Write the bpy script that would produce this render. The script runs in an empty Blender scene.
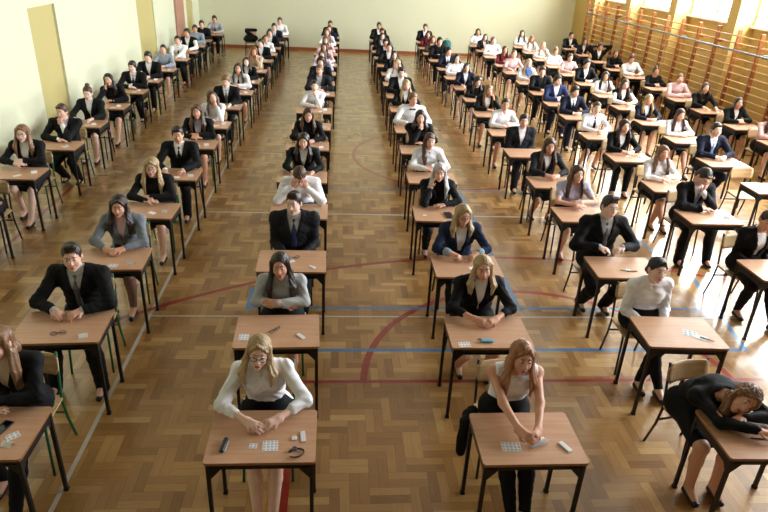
import bpy, bmesh, math, random
import numpy as np
from mathutils import Vector, Matrix

# ------------------------------------------------------------------ camera, world, lights
SC = bpy.context.scene
COL = SC.collection
SC.view_settings.view_transform = 'Standard'
SC.view_settings.look = 'None'
SC.view_settings.gamma = 1
SC.view_settings.use_curve_mapping = False
SC.view_settings.exposure = 0.40

F_PX, PITCH, YAW, ROLL, CAM_H = 626.735, 0.4525440, 0.0920357, 0.0518030, 3.66778
cp, sp, cy, sy = math.cos(PITCH), math.sin(PITCH), math.cos(YAW), math.sin(YAW)
fwd = Vector((sy*cp, cy*cp, -sp)); rgt = Vector((cy, -sy, 0)); upv = rgt.cross(fwd)
cr = rgt*math.cos(ROLL) + upv*math.sin(ROLL); cu = -rgt*math.sin(ROLL) + upv*math.cos(ROLL)
cam_data = bpy.data.cameras.new('camera')
cam_data.sensor_width = 36.0; cam_data.lens = F_PX/768*36.0; cam_data.clip_end = 200
cam = bpy.data.objects.new('camera', cam_data); COL.objects.link(cam)
cam.matrix_world = Matrix(((cr.x, cu.x, -fwd.x, 0), (cr.y, cu.y, -fwd.y, 0), (cr.z, cu.z, -fwd.z, CAM_H), (0, 0, 0, 1)))
SC.camera = cam

world = bpy.data.worlds.new('world'); SC.world = world; world.use_nodes = True
wb = world.node_tree.nodes['Background']
wb.inputs[0].default_value = (0.80, 0.90, 1.0, 1); wb.inputs[1].default_value = WORLD_STRENGTH = 3.0

PIERS = [15.29 + 2.95*k for k in range(-4, 4)]            # pier centres along the right wall
WALL_X, WIN_X, LEFT_X, BACK_Y, FRONT_Y, CEIL_Z = 9.45, 9.95, -5.15, 25.95, -3.0, 5.6
WIN_Z0, WIN_Z1 = 2.47, 5.0
for i in range(len(PIERS)-1):                             # daylight coming in through each tall window
    y0, y1 = PIERS[i]+.2, PIERS[i+1]-.2
    ld = bpy.data.lights.new('window_daylight', 'AREA'); ld.shape = 'RECTANGLE'
    ld.size = WIN_Z1-WIN_Z0; ld.size_y = y1-y0; ld.energy = 650; ld.color = (0.87, 0.94, 1.0)
    lo = bpy.data.objects.new('window_daylight', ld); COL.objects.link(lo)
    lo.location = (WIN_X+.16, (y0+y1)/2, (WIN_Z0+WIN_Z1)/2); lo.rotation_euler = (0, math.radians(90), 0)

# ------------------------------------------------------------------ materials
MATS = {}
def new_mat(name):
    m = bpy.data.materials.new(name); m.use_nodes = True
    nt = m.node_tree; return m, nt, nt.nodes['Principled BSDF']
def srgb(c): return tuple((v/12.92 if v <= .04045 else ((v+.055)/1.055)**2.4) for v in (x/255 for x in c))
def plain(name, c, rough=.6, metal=0, spec=.5, bump=0, bscale=60, var=0, vscale=8, sss=0, sheen=0):
    if name in MATS: return MATS[name]
    m, nt, b = new_mat(name); lin = srgb(c)
    b.inputs['Base Color'].default_value = (*lin, 1); b.inputs['Roughness'].default_value = rough
    b.inputs['Metallic'].default_value = metal; b.inputs['Specular IOR Level'].default_value = spec
    if sss:
        b.inputs['Subsurface Weight'].default_value = sss; b.inputs['Subsurface Radius'].default_value = (.01, .004, .002)
    if sheen: b.inputs['Sheen Weight'].default_value = sheen
    if var:
        tc = nt.nodes.new('ShaderNodeTexCoord'); n = nt.nodes.new('ShaderNodeTexNoise'); n.inputs['Scale'].default_value = vscale; n.inputs['Detail'].default_value = 4
        mx = nt.nodes.new('ShaderNodeMix'); mx.data_type = 'RGBA'
        mx.inputs[6].default_value = (*[v*(1-var) for v in lin], 1); mx.inputs[7].default_value = (*[min(1, v*(1+var)) for v in lin], 1)
        nt.links.new(tc.outputs['Object'], n.inputs['Vector']); nt.links.new(n.outputs['Fac'], mx.inputs[0]); nt.links.new(mx.outputs[2], b.inputs['Base Color'])
    if bump:
        tc = nt.nodes.new('ShaderNodeTexCoord'); n = nt.nodes.new('ShaderNodeTexNoise'); n.inputs['Scale'].default_value = bscale; n.inputs['Detail'].default_value = 3
        bp = nt.nodes.new('ShaderNodeBump'); bp.inputs['Strength'].default_value = bump; bp.inputs['Distance'].default_value = .01
        nt.links.new(tc.outputs['Object'], n.inputs['Vector']); nt.links.new(n.outputs['Fac'], bp.inputs['Height']); nt.links.new(bp.outputs['Normal'], b.inputs['Normal'])
    MATS[name] = m; return m
def wood(name, c1, c2, axis=0, rough=.4, scale=6):
    if name in MATS: return MATS[name]
    m, nt, b = new_mat(name); N = nt.nodes.new; L = nt.links.new
    tc = N('ShaderNodeTexCoord'); mp = N('ShaderNodeMapping'); s = [14, 14, 14]; s[axis] = 1.0
    mp.inputs['Scale'].default_value = s
    n = N('ShaderNodeTexNoise'); n.inputs['Scale'].default_value = scale; n.inputs['Detail'].default_value = 5; n.inputs['Distortion'].default_value = .4
    r = N('ShaderNodeValToRGB'); r.color_ramp.elements[0].position = .35; r.color_ramp.elements[1].position = .68
    r.color_ramp.elements[0].color = (*srgb(c1), 1); r.color_ramp.elements[1].color = (*srgb(c2), 1)
    L(tc.outputs['Object'], mp.inputs[0]); L(mp.outputs[0], n.inputs['Vector']); L(n.outputs['Fac'], r.inputs[0]); L(r.outputs[0], b.inputs['Base Color'])
    b.inputs['Roughness'].default_value = rough
    MATS[name] = m; return m
def hair_mat(name, c):
    key = 'hair_'+name
    if key in MATS: return MATS[key]
    m, nt, b = new_mat(key); N = nt.nodes.new; L = nt.links.new; lin = srgb(c)
    tc = N('ShaderNodeTexCoord'); mp = N('ShaderNodeMapping'); mp.inputs['Scale'].default_value = (90, 90, 7)
    n = N('ShaderNodeTexNoise'); n.inputs['Scale'].default_value = 1.5; n.inputs['Detail'].default_value = 3
    mx = N('ShaderNodeMix'); mx.data_type = 'RGBA'; mx.inputs[6].default_value = (*[v*.55 for v in lin], 1); mx.inputs[7].default_value = (*[min(1, v*1.5) for v in lin], 1)
    bp = N('ShaderNodeBump'); bp.inputs['Strength'].default_value = .5; bp.inputs['Distance'].default_value = .01
    L(tc.outputs['Object'], mp.inputs[0]); L(mp.outputs[0], n.inputs['Vector']); L(n.outputs['Fac'], mx.inputs[0]); L(mx.outputs[2], b.inputs['Base Color'])
    L(n.outputs['Fac'], bp.inputs['Height']); L(bp.outputs['Normal'], b.inputs['Normal'])
    b.inputs['Roughness'].default_value = .42
    MATS[key] = m; return m

class G:                                                   # tiny helper to write math node graphs
    def __init__(s, nt): s.nt = nt
    def m(s, op, *a):
        n = s.nt.nodes.new('ShaderNodeMath'); n.operation = op
        for i, v in enumerate(a):
            if isinstance(v, (int, float)): n.inputs[i].default_value = v
            else: s.nt.links.new(v, n.inputs[i])
        return n.outputs[0]
    def band(s, v, c, w): return s.m('LESS_THAN', s.m('ABSOLUTE', s.m('SUBTRACT', v, c)), w)
    def rng(s, v, a, b): return s.m('MULTIPLY', s.m('GREATER_THAN', v, a), s.m('LESS_THAN', v, b))

def floor_material():
    m, nt, b = new_mat('parquet'); N = nt.nodes.new; L = nt.links.new; g = G(nt); M = g.m
    tc = N('ShaderNodeTexCoord'); sep = N('ShaderNodeSeparateXYZ'); L(tc.outputs['Object'], sep.inputs[0])
    X, Y = sep.outputs[0], sep.outputs[1]
    U = 0.152; K = 2
    xs, ys = M('DIVIDE', X, U), M('DIVIDE', Y, U)
    i, j = M('FLOOR', xs), M('FLOOR', ys); fx, fy = M('FRACT', M('ADD', xs, 100)), M('FRACT', M('ADD', ys, 100))
    mm = M('FLOORED_MODULO', M('ADD', M('SUBTRACT', i, j), 400.0), 4.0)
    isv = M('GREATER_THAN', mm, 1.5); m2 = M('MULTIPLY', isv, M('LESS_THAN', mm, 2.5))
    ish = M('SUBTRACT', 1.0, isv)
    idx = M('SUBTRACT', i, M('MULTIPLY', ish, mm)); idy = M('SUBTRACT', j, m2)
    across = M('ADD', M('MULTIPLY', isv, fx), M('MULTIPLY', ish, fy))
    along = M('ADD', M('MULTIPLY', isv, ys), M('MULTIPLY', ish, xs))
    strip = M('FLOOR', M('MULTIPLY', across, float(K)))
    cx = N('ShaderNodeCombineXYZ'); L(M('ADD', idx, M('MULTIPLY', isv, 37.3)), cx.inputs[0]); L(idy, cx.inputs[1]); L(M('ADD', strip, M('MULTIPLY', isv, 9.0)), cx.inputs[2])
    wn = N('ShaderNodeTexWhiteNoise'); wn.noise_dimensions = '3D'; L(cx.outputs[0], wn.inputs['Vector'])
    cb = N('ShaderNodeCombineXYZ'); L(idx, cb.inputs[0]); L(idy, cb.inputs[1]); L(isv, cb.inputs[2])
    wb_ = N('ShaderNodeTexWhiteNoise'); wb_.noise_dimensions = '3D'; L(cb.outputs[0], wb_.inputs['Vector'])
    cg = N('ShaderNodeCombineXYZ'); L(M('MULTIPLY', along, .9), cg.inputs[0]); L(M('MULTIPLY', across, 14.0), cg.inputs[1]); L(M('MULTIPLY', wn.outputs[0], 50.0), cg.inputs[2])
    gr = N('ShaderNodeTexNoise'); gr.inputs['Scale'].default_value = 1.6; gr.inputs['Detail'].default_value = 3; L(cg.outputs[0], gr.inputs['Vector'])
    big = N('ShaderNodeTexNoise'); big.inputs['Scale'].default_value = .9; big.inputs['Detail'].default_value = 2; L(tc.outputs['Object'], big.inputs['Vector'])
    v = M('ADD', M('ADD', M('MULTIPLY', wn.outputs[0], .36), M('MULTIPLY', wb_.outputs[0], .16)), M('ADD', M('MULTIPLY', gr.outputs['Fac'], .30), M('MULTIPLY', big.outputs['Fac'], .14)))
    # the vertical and horizontal strips differ a little in tone
    v = M('ADD', v, M('MULTIPLY', isv, -.06))
    ramp = N('ShaderNodeValToRGB'); e = ramp.color_ramp.elements; e[0].position = .12; e[0].color = (*srgb(FLOOR_A), 1); e[1].position = .95; e[1].color = (*srgb(FLOOR_C), 1)
    q = e.new(.52); q.color = (*srgb(FLOOR_B), 1); L(v, ramp.inputs[0])
    col = ramp.outputs[0]
    # dark seams between strips
    se = M('ABSOLUTE', M('SUBTRACT', M('FRACT', M('MULTIPLY', across, float(K))), .5)); seam = M('MULTIPLY', M('GREATER_THAN', se, .475), .45)
    def over(col, fac, rgb):
        mx = N('ShaderNodeMix'); mx.data_type = 'RGBA'; L(fac, mx.inputs[0]) if not isinstance(fac, float) else None
        L(col, mx.inputs[6]); mx.inputs[7].default_value = (*srgb(rgb), 1); return mx.outputs[2]
    col = over(col, seam, (70, 42, 20))
    wear = N('ShaderNodeTexNoise'); wear.inputs['Scale'].default_value = 14; wear.inputs['Detail'].default_value = 3; L(tc.outputs['Object'], wear.inputs['Vector'])
    wf = M('ADD', .70, M('MULTIPLY', wear.outputs['Fac'], .40))
    def circ(cx_, cy_, r, w):
        dx, dy = M('SUBTRACT', X, cx_), M('SUBTRACT', Y, cy_)
        return g.band(M('SQRT', M('ADD', M('MULTIPLY', dx, dx), M('MULTIPLY', dy, dy))), r, w)
    def any_(*fs):
        o = fs[0]
        for f in fs[1:]: o = M('MAXIMUM', o, f)
        return M('MULTIPLY', M('MINIMUM', o, 1.0), wf)
    white = any_(M('MULTIPLY', g.band(Y, 8.97, .022), g.rng(X, -1.96, 9)), M('MULTIPLY', g.band(Y, 5.97, .013), g.rng(X, -1.96, 9)),
                 M('MULTIPLY', g.band(Y, 15.34, .025), g.rng(X, -1.96, 9)), M('MULTIPLY', g.band(X, -1.96, .018), M('LESS_THAN', Y, 20.5)))
    blue = any_(M('MULTIPLY', g.band(Y, 6.16, .025), g.rng(X, -.95, 8)), M('MULTIPLY', g.band(Y, 5.32, .028), g.rng(X, -.35, 4.45)),
                M('MULTIPLY', g.band(Y, 10.1, .022), g.rng(X, -1.0, 8)), M('MULTIPLY', g.band(X, 2.18, .028), g.rng(Y, 6.1, 10.1)),
                M('MULTIPLY', g.band(X, -.93, .03), g.rng(Y, 6.1, 6.6)), M('MULTIPLY', g.band(M('SUBTRACT', X, M('MULTIPLY', M('SUBTRACT', Y, 5.3), .18)), 4.43, .03), g.rng(Y, 5.3, 7.6)),
                M('MULTIPLY', g.band(M('ADD', X, M('MULTIPLY', M('SUBTRACT', Y, 7.2), .12)), 4.62, .03), g.rng(Y, 7.6, 14.0)))
    red = any_(M('MULTIPLY', g.band(Y, 4.80, .024), g.rng(X, -.45, 4.3)), M('MULTIPLY', g.band(X, -4.21, .03), M('LESS_THAN', Y, 24)),
               M('MULTIPLY', g.band(X, -.33, .028), M('LESS_THAN', Y, 4.8)), M('MULTIPLY', circ(2.15, 4.72, 1.84, .034), M('GREATER_THAN', Y, 4.8)),
               M('MULTIPLY', circ(2.3, .2, 7.3, .032), M('GREATER_THAN', Y, 4.8)), circ(2.27, 12.05, 1.87, .032))
    brown = any_(M('MULTIPLY', g.band(Y, 12.12, .025), M('GREATER_THAN', X, -4.2)))
    col = over(col, white, (205, 200, 190)); col = over(col, brown, (120, 62, 40)); col = over(col, red, (150, 26, 28)); col = over(col, blue, (58, 122, 176))
    L(col, b.inputs['Base Color'])
    rr = N('ShaderNodeMapRange'); rr.inputs['To Min'].default_value = FLOOR_R-.05; rr.inputs['To Max'].default_value = FLOOR_R+.07; L(big.outputs['Fac'], rr.inputs['Value']); L(rr.outputs[0], b.inputs['Roughness'])
    b.inputs['Coat Weight'].default_value = .6; b.inputs['Coat Roughness'].default_value = .17
    b.inputs['Specular IOR Level'].default_value = .55
    bp = N('ShaderNodeBump'); bp.inputs['Strength'].default_value = .12; bp.inputs['Distance'].default_value = .004
    L(M('ADD', wn.outputs[0], gr.outputs['Fac']), bp.inputs['Height']); L(bp.outputs['Normal'], b.inputs['Normal'])
    return m
FLOOR_A, FLOOR_B, FLOOR_C, FLOOR_R = (124, 84, 42), (176, 131, 74), (222, 184, 124), .28

# ------------------------------------------------------------------ mesh helpers
def link(o, parent=None):
    COL.objects.link(o)
    if parent is not None: o.parent = parent
    return o
def tag(o, label, cat, group=None, kind=None):
    if label: o['label'] = label
    if cat: o['category'] = cat
    if group: o['group'] = group
    if kind: o['kind'] = kind
    return o
def empty(name, loc, rz=0):
    o = bpy.data.objects.new(name, None); o.location = loc; o.rotation_euler = (0, 0, rz); o.empty_display_size = .1
    return link(o)
def mesh_obj(name, bm, mat, parent=None, smooth=False, bevel=0):
    if bevel: bmesh.ops.bevel(bm, geom=list(bm.edges), offset=bevel, segments=2, affect='EDGES', profile=.6)
    me = bpy.data.meshes.new(name); bm.to_mesh(me); bm.free()
    for m in (mat if isinstance(mat, (list, tuple)) else [mat]): me.materials.append(m)
    if smooth: me.polygons.foreach_set('use_smooth', [True]*len(me.polygons))
    return link(bpy.data.objects.new(name, me), parent)
def box(bm, x0, x1, y0, y1, z0, z1, mi=0):
    vs = [bm.verts.new((x, y, z)) for z in (z0, z1) for y in (y0, y1) for x in (x0, x1)]
    for f in ((0, 2, 3, 1), (4, 5, 7, 6), (0, 1, 5, 4), (2, 6, 7, 3), (0, 4, 6, 2), (1, 3, 7, 5)):
        bm.faces.new([vs[i] for i in f]).material_index = mi
    return vs
def sweep(bm, pts, r, seg=8, flat=1.0, cap=True):
    """round tube along a polyline"""
    pts = [Vector(p) for p in pts]; rings = []
    n0 = None
    for i, p in enumerate(pts):
        t = (pts[min(i+1, len(pts)-1)] - pts[max(i-1, 0)]).normalized()
        if n0 is None: n0 = t.orthogonal().normalized()
        n = (n0 - t*n0.dot(t)).normalized(); n0 = n; bvec = t.cross(n)
        rr = r[i] if isinstance(r, (list, tuple)) else r
        rings.append([bm.verts.new(p + n*math.cos(a)*rr + bvec*math.sin(a)*rr*flat) for a in (2*math.pi*k/seg for k in range(seg))])
    for a, b in zip(rings, rings[1:]):
        for k in range(seg): bm.faces.new((a[k], a[(k+1) % seg], b[(k+1) % seg], b[k]))
    if cap: bm.faces.new(rings[0][::-1]); bm.faces.new(rings[-1])
def sweep_to(bm, pts, r, **k): sweep(bm, pts, r, **k); return bm
def ball(bm, c, r, R=None, seg=12, rings=8, mi=0):
    mat = Matrix.Translation(c) @ ((R.to_4x4()) if R is not None else Matrix.Identity(4)) @ Matrix.Diagonal((*r, 1))
    g_ = bmesh.ops.create_uvsphere(bm, u_segments=seg, v_segments=rings, radius=1, matrix=mat)
    if mi:
        for v in g_['verts']:
            for f in v.link_faces: f.material_index = mi
def copy_tree(o, parent=None):
    c = o.copy(); COL.objects.link(c); c.parent = parent
    for ch in KIDS.get(o.name, []): copy_tree(ch, c)
    return c
KIDS = {}
def kids(root):
    for o in list(COL.objects):
        if o.parent: KIDS.setdefault(o.parent.name, [])
        if o.parent and o not in KIDS[o.parent.name]: KIDS[o.parent.name].append(o)

# ------------------------------------------------------------------ the hall
cream = plain('cream_wall_paint', (214, 214, 184), .75, var=.04, vscale=.8, bump=.03, bscale=40)
ochre = plain('ochre_wall_paint', (186, 172, 112), .7, var=.04, vscale=1.5, bump=.03, bscale=40)
yellow = plain('yellow_wall_paint', (206, 176, 104), .7, var=.05, vscale=1.0, bump=.03, bscale=40)
white_paint = plain('white_paint', (240, 240, 236), .55)
ceil_m = plain('ceiling_paint', (176, 172, 160), .8)
brownpaint = plain('brown_panel_paint', (176, 128, 106), .6, var=.05)
base_m = wood('baseboard_wood', (140, 78, 48), (172, 102, 64), axis=0)

def struct(name, bm, mat, smooth=False):
    o = mesh_obj(name, bm, mat, None, smooth); o['kind'] = 'structure'; return o
b = bmesh.new(); box(b, LEFT_X, WIN_X+.1, FRONT_Y, BACK_Y, -.12, 0); struct('floor', b, floor_material())
b = bmesh.new(); box(b, LEFT_X-.3, WIN_X+.4, FRONT_Y, BACK_Y+.2, CEIL_Z, CEIL_Z+.15); struct('ceiling', b, ceil_m)
b = bmesh.new(); box(b, LEFT_X-.25, WIN_X+.3, FRONT_Y-.2, FRONT_Y, -.12, CEIL_Z); struct('wall_front', b, plain('front_wall_paint', (142, 130, 104), .8))
b = bmesh.new(); box(b, LEFT_X-.2, WIN_X+.3, BACK_Y, BACK_Y+.2, -.12, CEIL_Z); struct('wall_back', b, cream)
b = bmesh.new(); box(b, LEFT_X, WIN_X, BACK_Y-.02, BACK_Y, 0, .11); struct('baseboard_back', b, base_m)
# left wall with shallow ochre niches
NICHES = [(4.6, 5.75, 2.55), (11.65, 12.78, 2.52), (17.9, 19.55, 3.4), (23.8, 24.8, 3.4)]
b = bmesh.new(); y = FRONT_Y; T = .045
for a, c, zt in NICHES:
    box(b, LEFT_X-.25, LEFT_X, y, a, -.12, CEIL_Z); box(b, LEFT_X-.25, LEFT_X-T, a, c, -.12, zt, 1); box(b, LEFT_X-.25, LEFT_X, a, c, zt, CEIL_Z); y = c
box(b, LEFT_X-.25, LEFT_X, y, BACK_Y, -.12, CEIL_Z)
struct('wall_left', b, [cream, ochre])
b = bmesh.new(); box(b, LEFT_X, LEFT_X+.05, FRONT_Y, 13.1, 2.68, 2.95); struct('trim_1', b, cream)
b = bmesh.new(); box(b, LEFT_X, LEFT_X+.06, 22.0, 23.15, 0, CEIL_Z); struct('trim_2', b, brownpaint)
b = bmesh.new(); y = FRONT_Y
for a, c, zt in NICHES+[(22.0, 23.15, 0)]: pass
box(b, LEFT_X, LEFT_X+.018, 12.8, 17.88, 0, .1); box(b, LEFT_X, LEFT_X+.018, 19.57, 21.98, 0, .1); struct('baseboard_left', b, base_m)
# right wall: set-back wall under and over the windows, and piers in front
b = bmesh.new()
box(b, WIN_X-.02, WIN_X+.25, FRONT_Y, BACK_Y, -.12, WIN_Z0); box(b, WIN_X-.02, WIN_X+.25, FRONT_Y, BACK_Y, WIN_Z1, CEIL_Z)
for p_ in PIERS: box(b, WALL_X, WIN_X+.25, p_-.19, p_+.19, -.12, CEIL_Z)
box(b, WALL_X, WIN_X+.25, 24.5, BACK_Y, -.12, CEIL_Z); box(b, WALL_X, WIN_X+.25, FRONT_Y, PIERS[0], -.12, CEIL_Z)
struct('wall_right', b, yellow)
thin, nt_, pb_ = new_mat('window_glass'); tr = nt_.nodes.new('ShaderNodeBsdfTransparent'); gl = nt_.nodes.new('ShaderNodeBsdfGlossy'); gl.inputs['Roughness'].default_value = .03
mxs = nt_.nodes.new('ShaderNodeMixShader'); mxs.inputs[0].default_value = .07
nt_.links.new(tr.outputs[0], mxs.inputs[1]); nt_.links.new(gl.outputs[0], mxs.inputs[2]); nt_.links.new(mxs.outputs[0], nt_.nodes['Material Output'].inputs[0]); nt_.nodes.remove(pb_)
for i in range(len(PIERS)-1):
    y0, y1 = PIERS[i]+.19, PIERS[i+1]-.19
    w = empty('window_%d' % (i+1), (WIN_X, (y0+y1)/2, WIN_Z0)); w['kind'] = 'structure'
    hw, H = (y1-y0)/2, WIN_Z1-WIN_Z0
    b = bmesh.new()
    for a, c in ((-hw, -hw+.09), (-.05, .05), (hw-.09, hw), (-hw*.52-.02, -hw*.52+.02), (hw*.52-.02, hw*.52+.02)): box(b, -.05, .04, a, c, 0, H)
    for a, c in ((0, .1), (H-.1, H), (1.5, 1.57)): box(b, -.045, .045, -hw, hw, a, c)
    mesh_obj('window_frame', b, white_paint, w)
    b = bmesh.new(); box(b, -.006, .0, -hw+.02, hw-.02, .02, H-.02); mesh_obj('pane', b, thin, w)
    b = bmesh.new(); box(b, -.14, .0, -hw, hw, -.045, -.001); mesh_obj('window_sill', b, white_paint, w)

# ------------------------------------------------------------------ wall bars
stile_m = wood('stile_wood', (138, 80, 42), (166, 100, 54), axis=2, rough=.35)
rung_m = wood('rung_wood', (176, 132, 82), (204, 160, 106), axis=1, rough=.45)
steel = plain('grey_steel', (140, 148, 158), .3, metal=.8)
SPAN = .865
ordn = ['first', 'second', 'third', 'fourth', 'fifth', 'sixth', 'seventh', 'eighth', 'ninth', 'tenth', 'eleventh', 'twelfth', 'thirteenth', 'fourteenth', 'fifteenth', 'sixteenth', 'seventeenth']
def wall_bars(y0, last, label):
    r = empty('wall_bars', (9.3, y0, 0)); tag(r, label, 'wall bars', 'wooden wall bars along the right wall')
    for k in range(3 if last else 2):
        b = bmesh.new(); box(b, -.045, .045, k*SPAN-.02, k*SPAN+.02, 0.0, 2.42); box(b, .045, .148, k*SPAN-.015, k*SPAN+.015, 2.05, 2.13); box(b, .045, .148, k*SPAN-.015, k*SPAN+.015, .3, .38)
        mesh_obj('stile', b, stile_m, r, bevel=.004)
    for k in range(14):
        z = 2.29-.162*k; xo = -.06 if k in (0,) else -.02
        mesh_obj('rung', sweep_to(bmesh.new(), [(xo, .023, z), (xo, 2*SPAN-.023, z)], .0175, seg=8, flat=.75), rung_m, r, True)
y0 = 13.70+SPAN*.5-SPAN*5.5
ys_ = [8.55+2*SPAN*k for k in range(9)]
n_ = len(ys_)
for i, y in enumerate(ys_):
    wall_bars(y, i == n_-1, 'orange wooden wall bars on right wall, %s' % ('section nearest the back corner' if i == n_-1 else ordn[n_-1-i]+' section from the back corner'))
b = bmesh.new(); sweep(b, [(9.14, 8.4, 1.99), (9.14, 23.9, 1.99)], .024, seg=10)
pipe = mesh_obj('handrail_pipe', b, steel, None, True); tag(pipe, 'grey steel pipe running along the front of the wall bars', 'pipe')
for y in np.arange(9.9, 23.9, 1.73*2):
    b = bmesh.new(); box(b, 9.155, 9.256, y-.03, y+.03, 1.95, 2.03); mesh_obj('pipe_clamp', b, steel, pipe, bevel=.006)

# ------------------------------------------------------------------ desks and chairs
beech = wood('beech_laminate', (196, 150, 118), (207, 162, 129), axis=0, rough=.38, scale=3)
beech_edge = plain('desk_edge', (150, 100, 62), .5)
ply = wood('chair_plywood', (194, 158, 114), (214, 182, 138), axis=0, rough=.4, scale=3)
frame_black = plain('black_steel', (26, 27, 30), .4, metal=.3)
frame_green = plain('green_steel', (20, 98, 58), .38, metal=.1)
rubber = plain('black_rubber', (18, 18, 18), .7)
def rounded_slab(w, d, z0, z1, r=.02, n=4, crown=0):
    b = bmesh.new(); pts = []
    for cx, cy, a0 in ((w-r, d-r, 0), (-w+r, d-r, 90), (-w+r, -d+r, 180), (w-r, -d+r, 270)):
        for k in range(n+1):
            a = math.radians(a0+90*k/n); pts.append((cx+r*math.cos(a), cy+r*math.sin(a)))
    lo = [b.verts.new((x, y, z0)) for x, y in pts]; hi = [b.verts.new((x, y, z1)) for x, y in pts]
    b.faces.new(hi); b.faces.new(lo[::-1])
    for i in range(len(pts)): b.faces.new((lo[i], lo[(i+1) % len(pts)], hi[(i+1) % len(pts)], hi[i])).material_index = 1
    return b
def make_desk(frame, caps):
    r = empty('exam_desk', (0, 0, 0))
    mesh_obj('table_top', rounded_slab(.35, .25, .73, .75, .022), [beech, beech_edge], r)
    b = bmesh.new()
    box(b, -.315, .315, .205, .225, .685, .729); box(b, -.315, .315, -.225, -.205, .685, .729)
    box(b, -.335, -.315, -.215, .215, .655, .729); box(b, .315, .335, -.215, .215, .655, .729)
    box(b, -.315, .315, -.19, .2, .64, .647)                          # book shelf under the top
    mesh_obj('frame', b, frame, r)
    for sx in (-1, 1):
        for sy_ in (-1, 1):
            b = bmesh.new(); x, y = sx*.325, sy_*.225
            box(b, x-.0125, x+.0125, y-.0125, y+.0125, .012, .729)
            # triangular gusset on the long side and along the side rail
            for dx, dy in ((-sx*.09, 0), (0, -sy_*.09)):
                v = [(x, y, .69), (x+dx, y+dy, .69), (x, y, .585)]; o = Vector((dy, dx, 0)).normalized()*.006
                a_ = [b.verts.new(Vector(q)+o) for q in v]; c_ = [b.verts.new(Vector(q)-o) for q in v]
                b.faces.new(a_); b.faces.new(c_[::-1])
                for k in range(3): b.faces.new((a_[k], c_[k], c_[(k+1) % 3], a_[(k+1) % 3]))
            bmesh.ops.recalc_face_normals(b, faces=b.faces)
            lg = mesh_obj('leg', b, frame, r)
            if caps:
                b = bmesh.new(); box(b, x-.016, x+.016, y-.016, y+.016, 0, .02); mesh_obj('foot_cap', b, rubber, lg)
    return r
def curved_panel(w, z0, z1, y0, bow, tilt, t=.01, n=10, r=.04):
    """bent plywood panel standing up: concave towards the sitter"""
    b = bmesh.new(); fr, bk = [], []
    rows = 5
    for j in range(rows+1):
        v = j/rows; z = z0+(z1-z0)*v; e = 1-.12*(abs(2*v-1)**4)
        fr.append([b.verts.new((w*e*(2*i/n-1), y0+tilt*v-bow*(2*i/n-1)**2, z)) for i in range(n+1)])
        bk.append([b.verts.new((w*e*(2*i/n-1), y0+tilt*v-bow*(2*i/n-1)**2+t, z)) for i in range(n+1)])
    for j in range(rows):
        for i in range(n):
            b.faces.new((fr[j][i], fr[j][i+1], fr[j+1][i+1], fr[j+1][i])); b.faces.new((bk[j][i], bk[j+1][i], bk[j+1][i+1], bk[j][i+1]))
    for i in range(n):
        b.faces.new((fr[0][i], bk[0][i], bk[0][i+1], fr[0][i+1])); b.faces.new((fr[-1][i], fr[-1][i+1], bk[-1][i+1], bk[-1][i]))
    for j in range(rows):
        b.faces.new((fr[j][0], fr[j+1][0], bk[j+1][0], bk[j][0])); b.faces.new((fr[j][-1], bk[j][-1], bk[j+1][-1], fr[j+1][-1]))
    bmesh.ops.recalc_face_normals(b, faces=b.faces)
    return b
def make_chair(frame, seg=8):
    r = empty('school_chair', (0, 0, 0))
    b = rounded_slab(.19, .19, .44, .452, .05); 
    for v in b.verts:
        v.co.z -= .012*max(0, -v.co.y/.19)**2
    mesh_obj('seat', b, [ply, ply], r)
    mesh_obj('backrest', curved_panel(.19, .65, .82, .208, .03, .03), ply, r, True)
    for s in (-1, 1):
        mesh_obj('leg', sweep_to(bmesh.new(), [(s*.185, -.19, 0), (s*.175, -.15, .40), (s*.172, -.13, .425)], .011, seg=seg), frame, r, True)
        mesh_obj('leg', sweep_to(bmesh.new(), [(s*.185, .25, 0), (s*.18, .185, .25), (s*.176, .165, .425), (s*.176, .19, .60), (s*.178, .222, .83)], .011, seg=seg), frame, r, True)
    b = bmesh.new()
    for s in (-1, 1): sweep(b, [(s*.172, -.15, .427), (s*.172, .17, .427)], .0095, seg=seg)
    sweep(b, [(-.17, -.12, .427), (.17, -.12, .427)], .0095, seg=seg); sweep(b, [(-.172, .17, .30), (.172, .17, .30)], .0095, seg=seg); sweep(b, [(-.17, .1, .427), (.17, .1, .427)], .0095, seg=seg)
    mesh_obj('seat_frame', b, frame, r, True)
    return r

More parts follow.
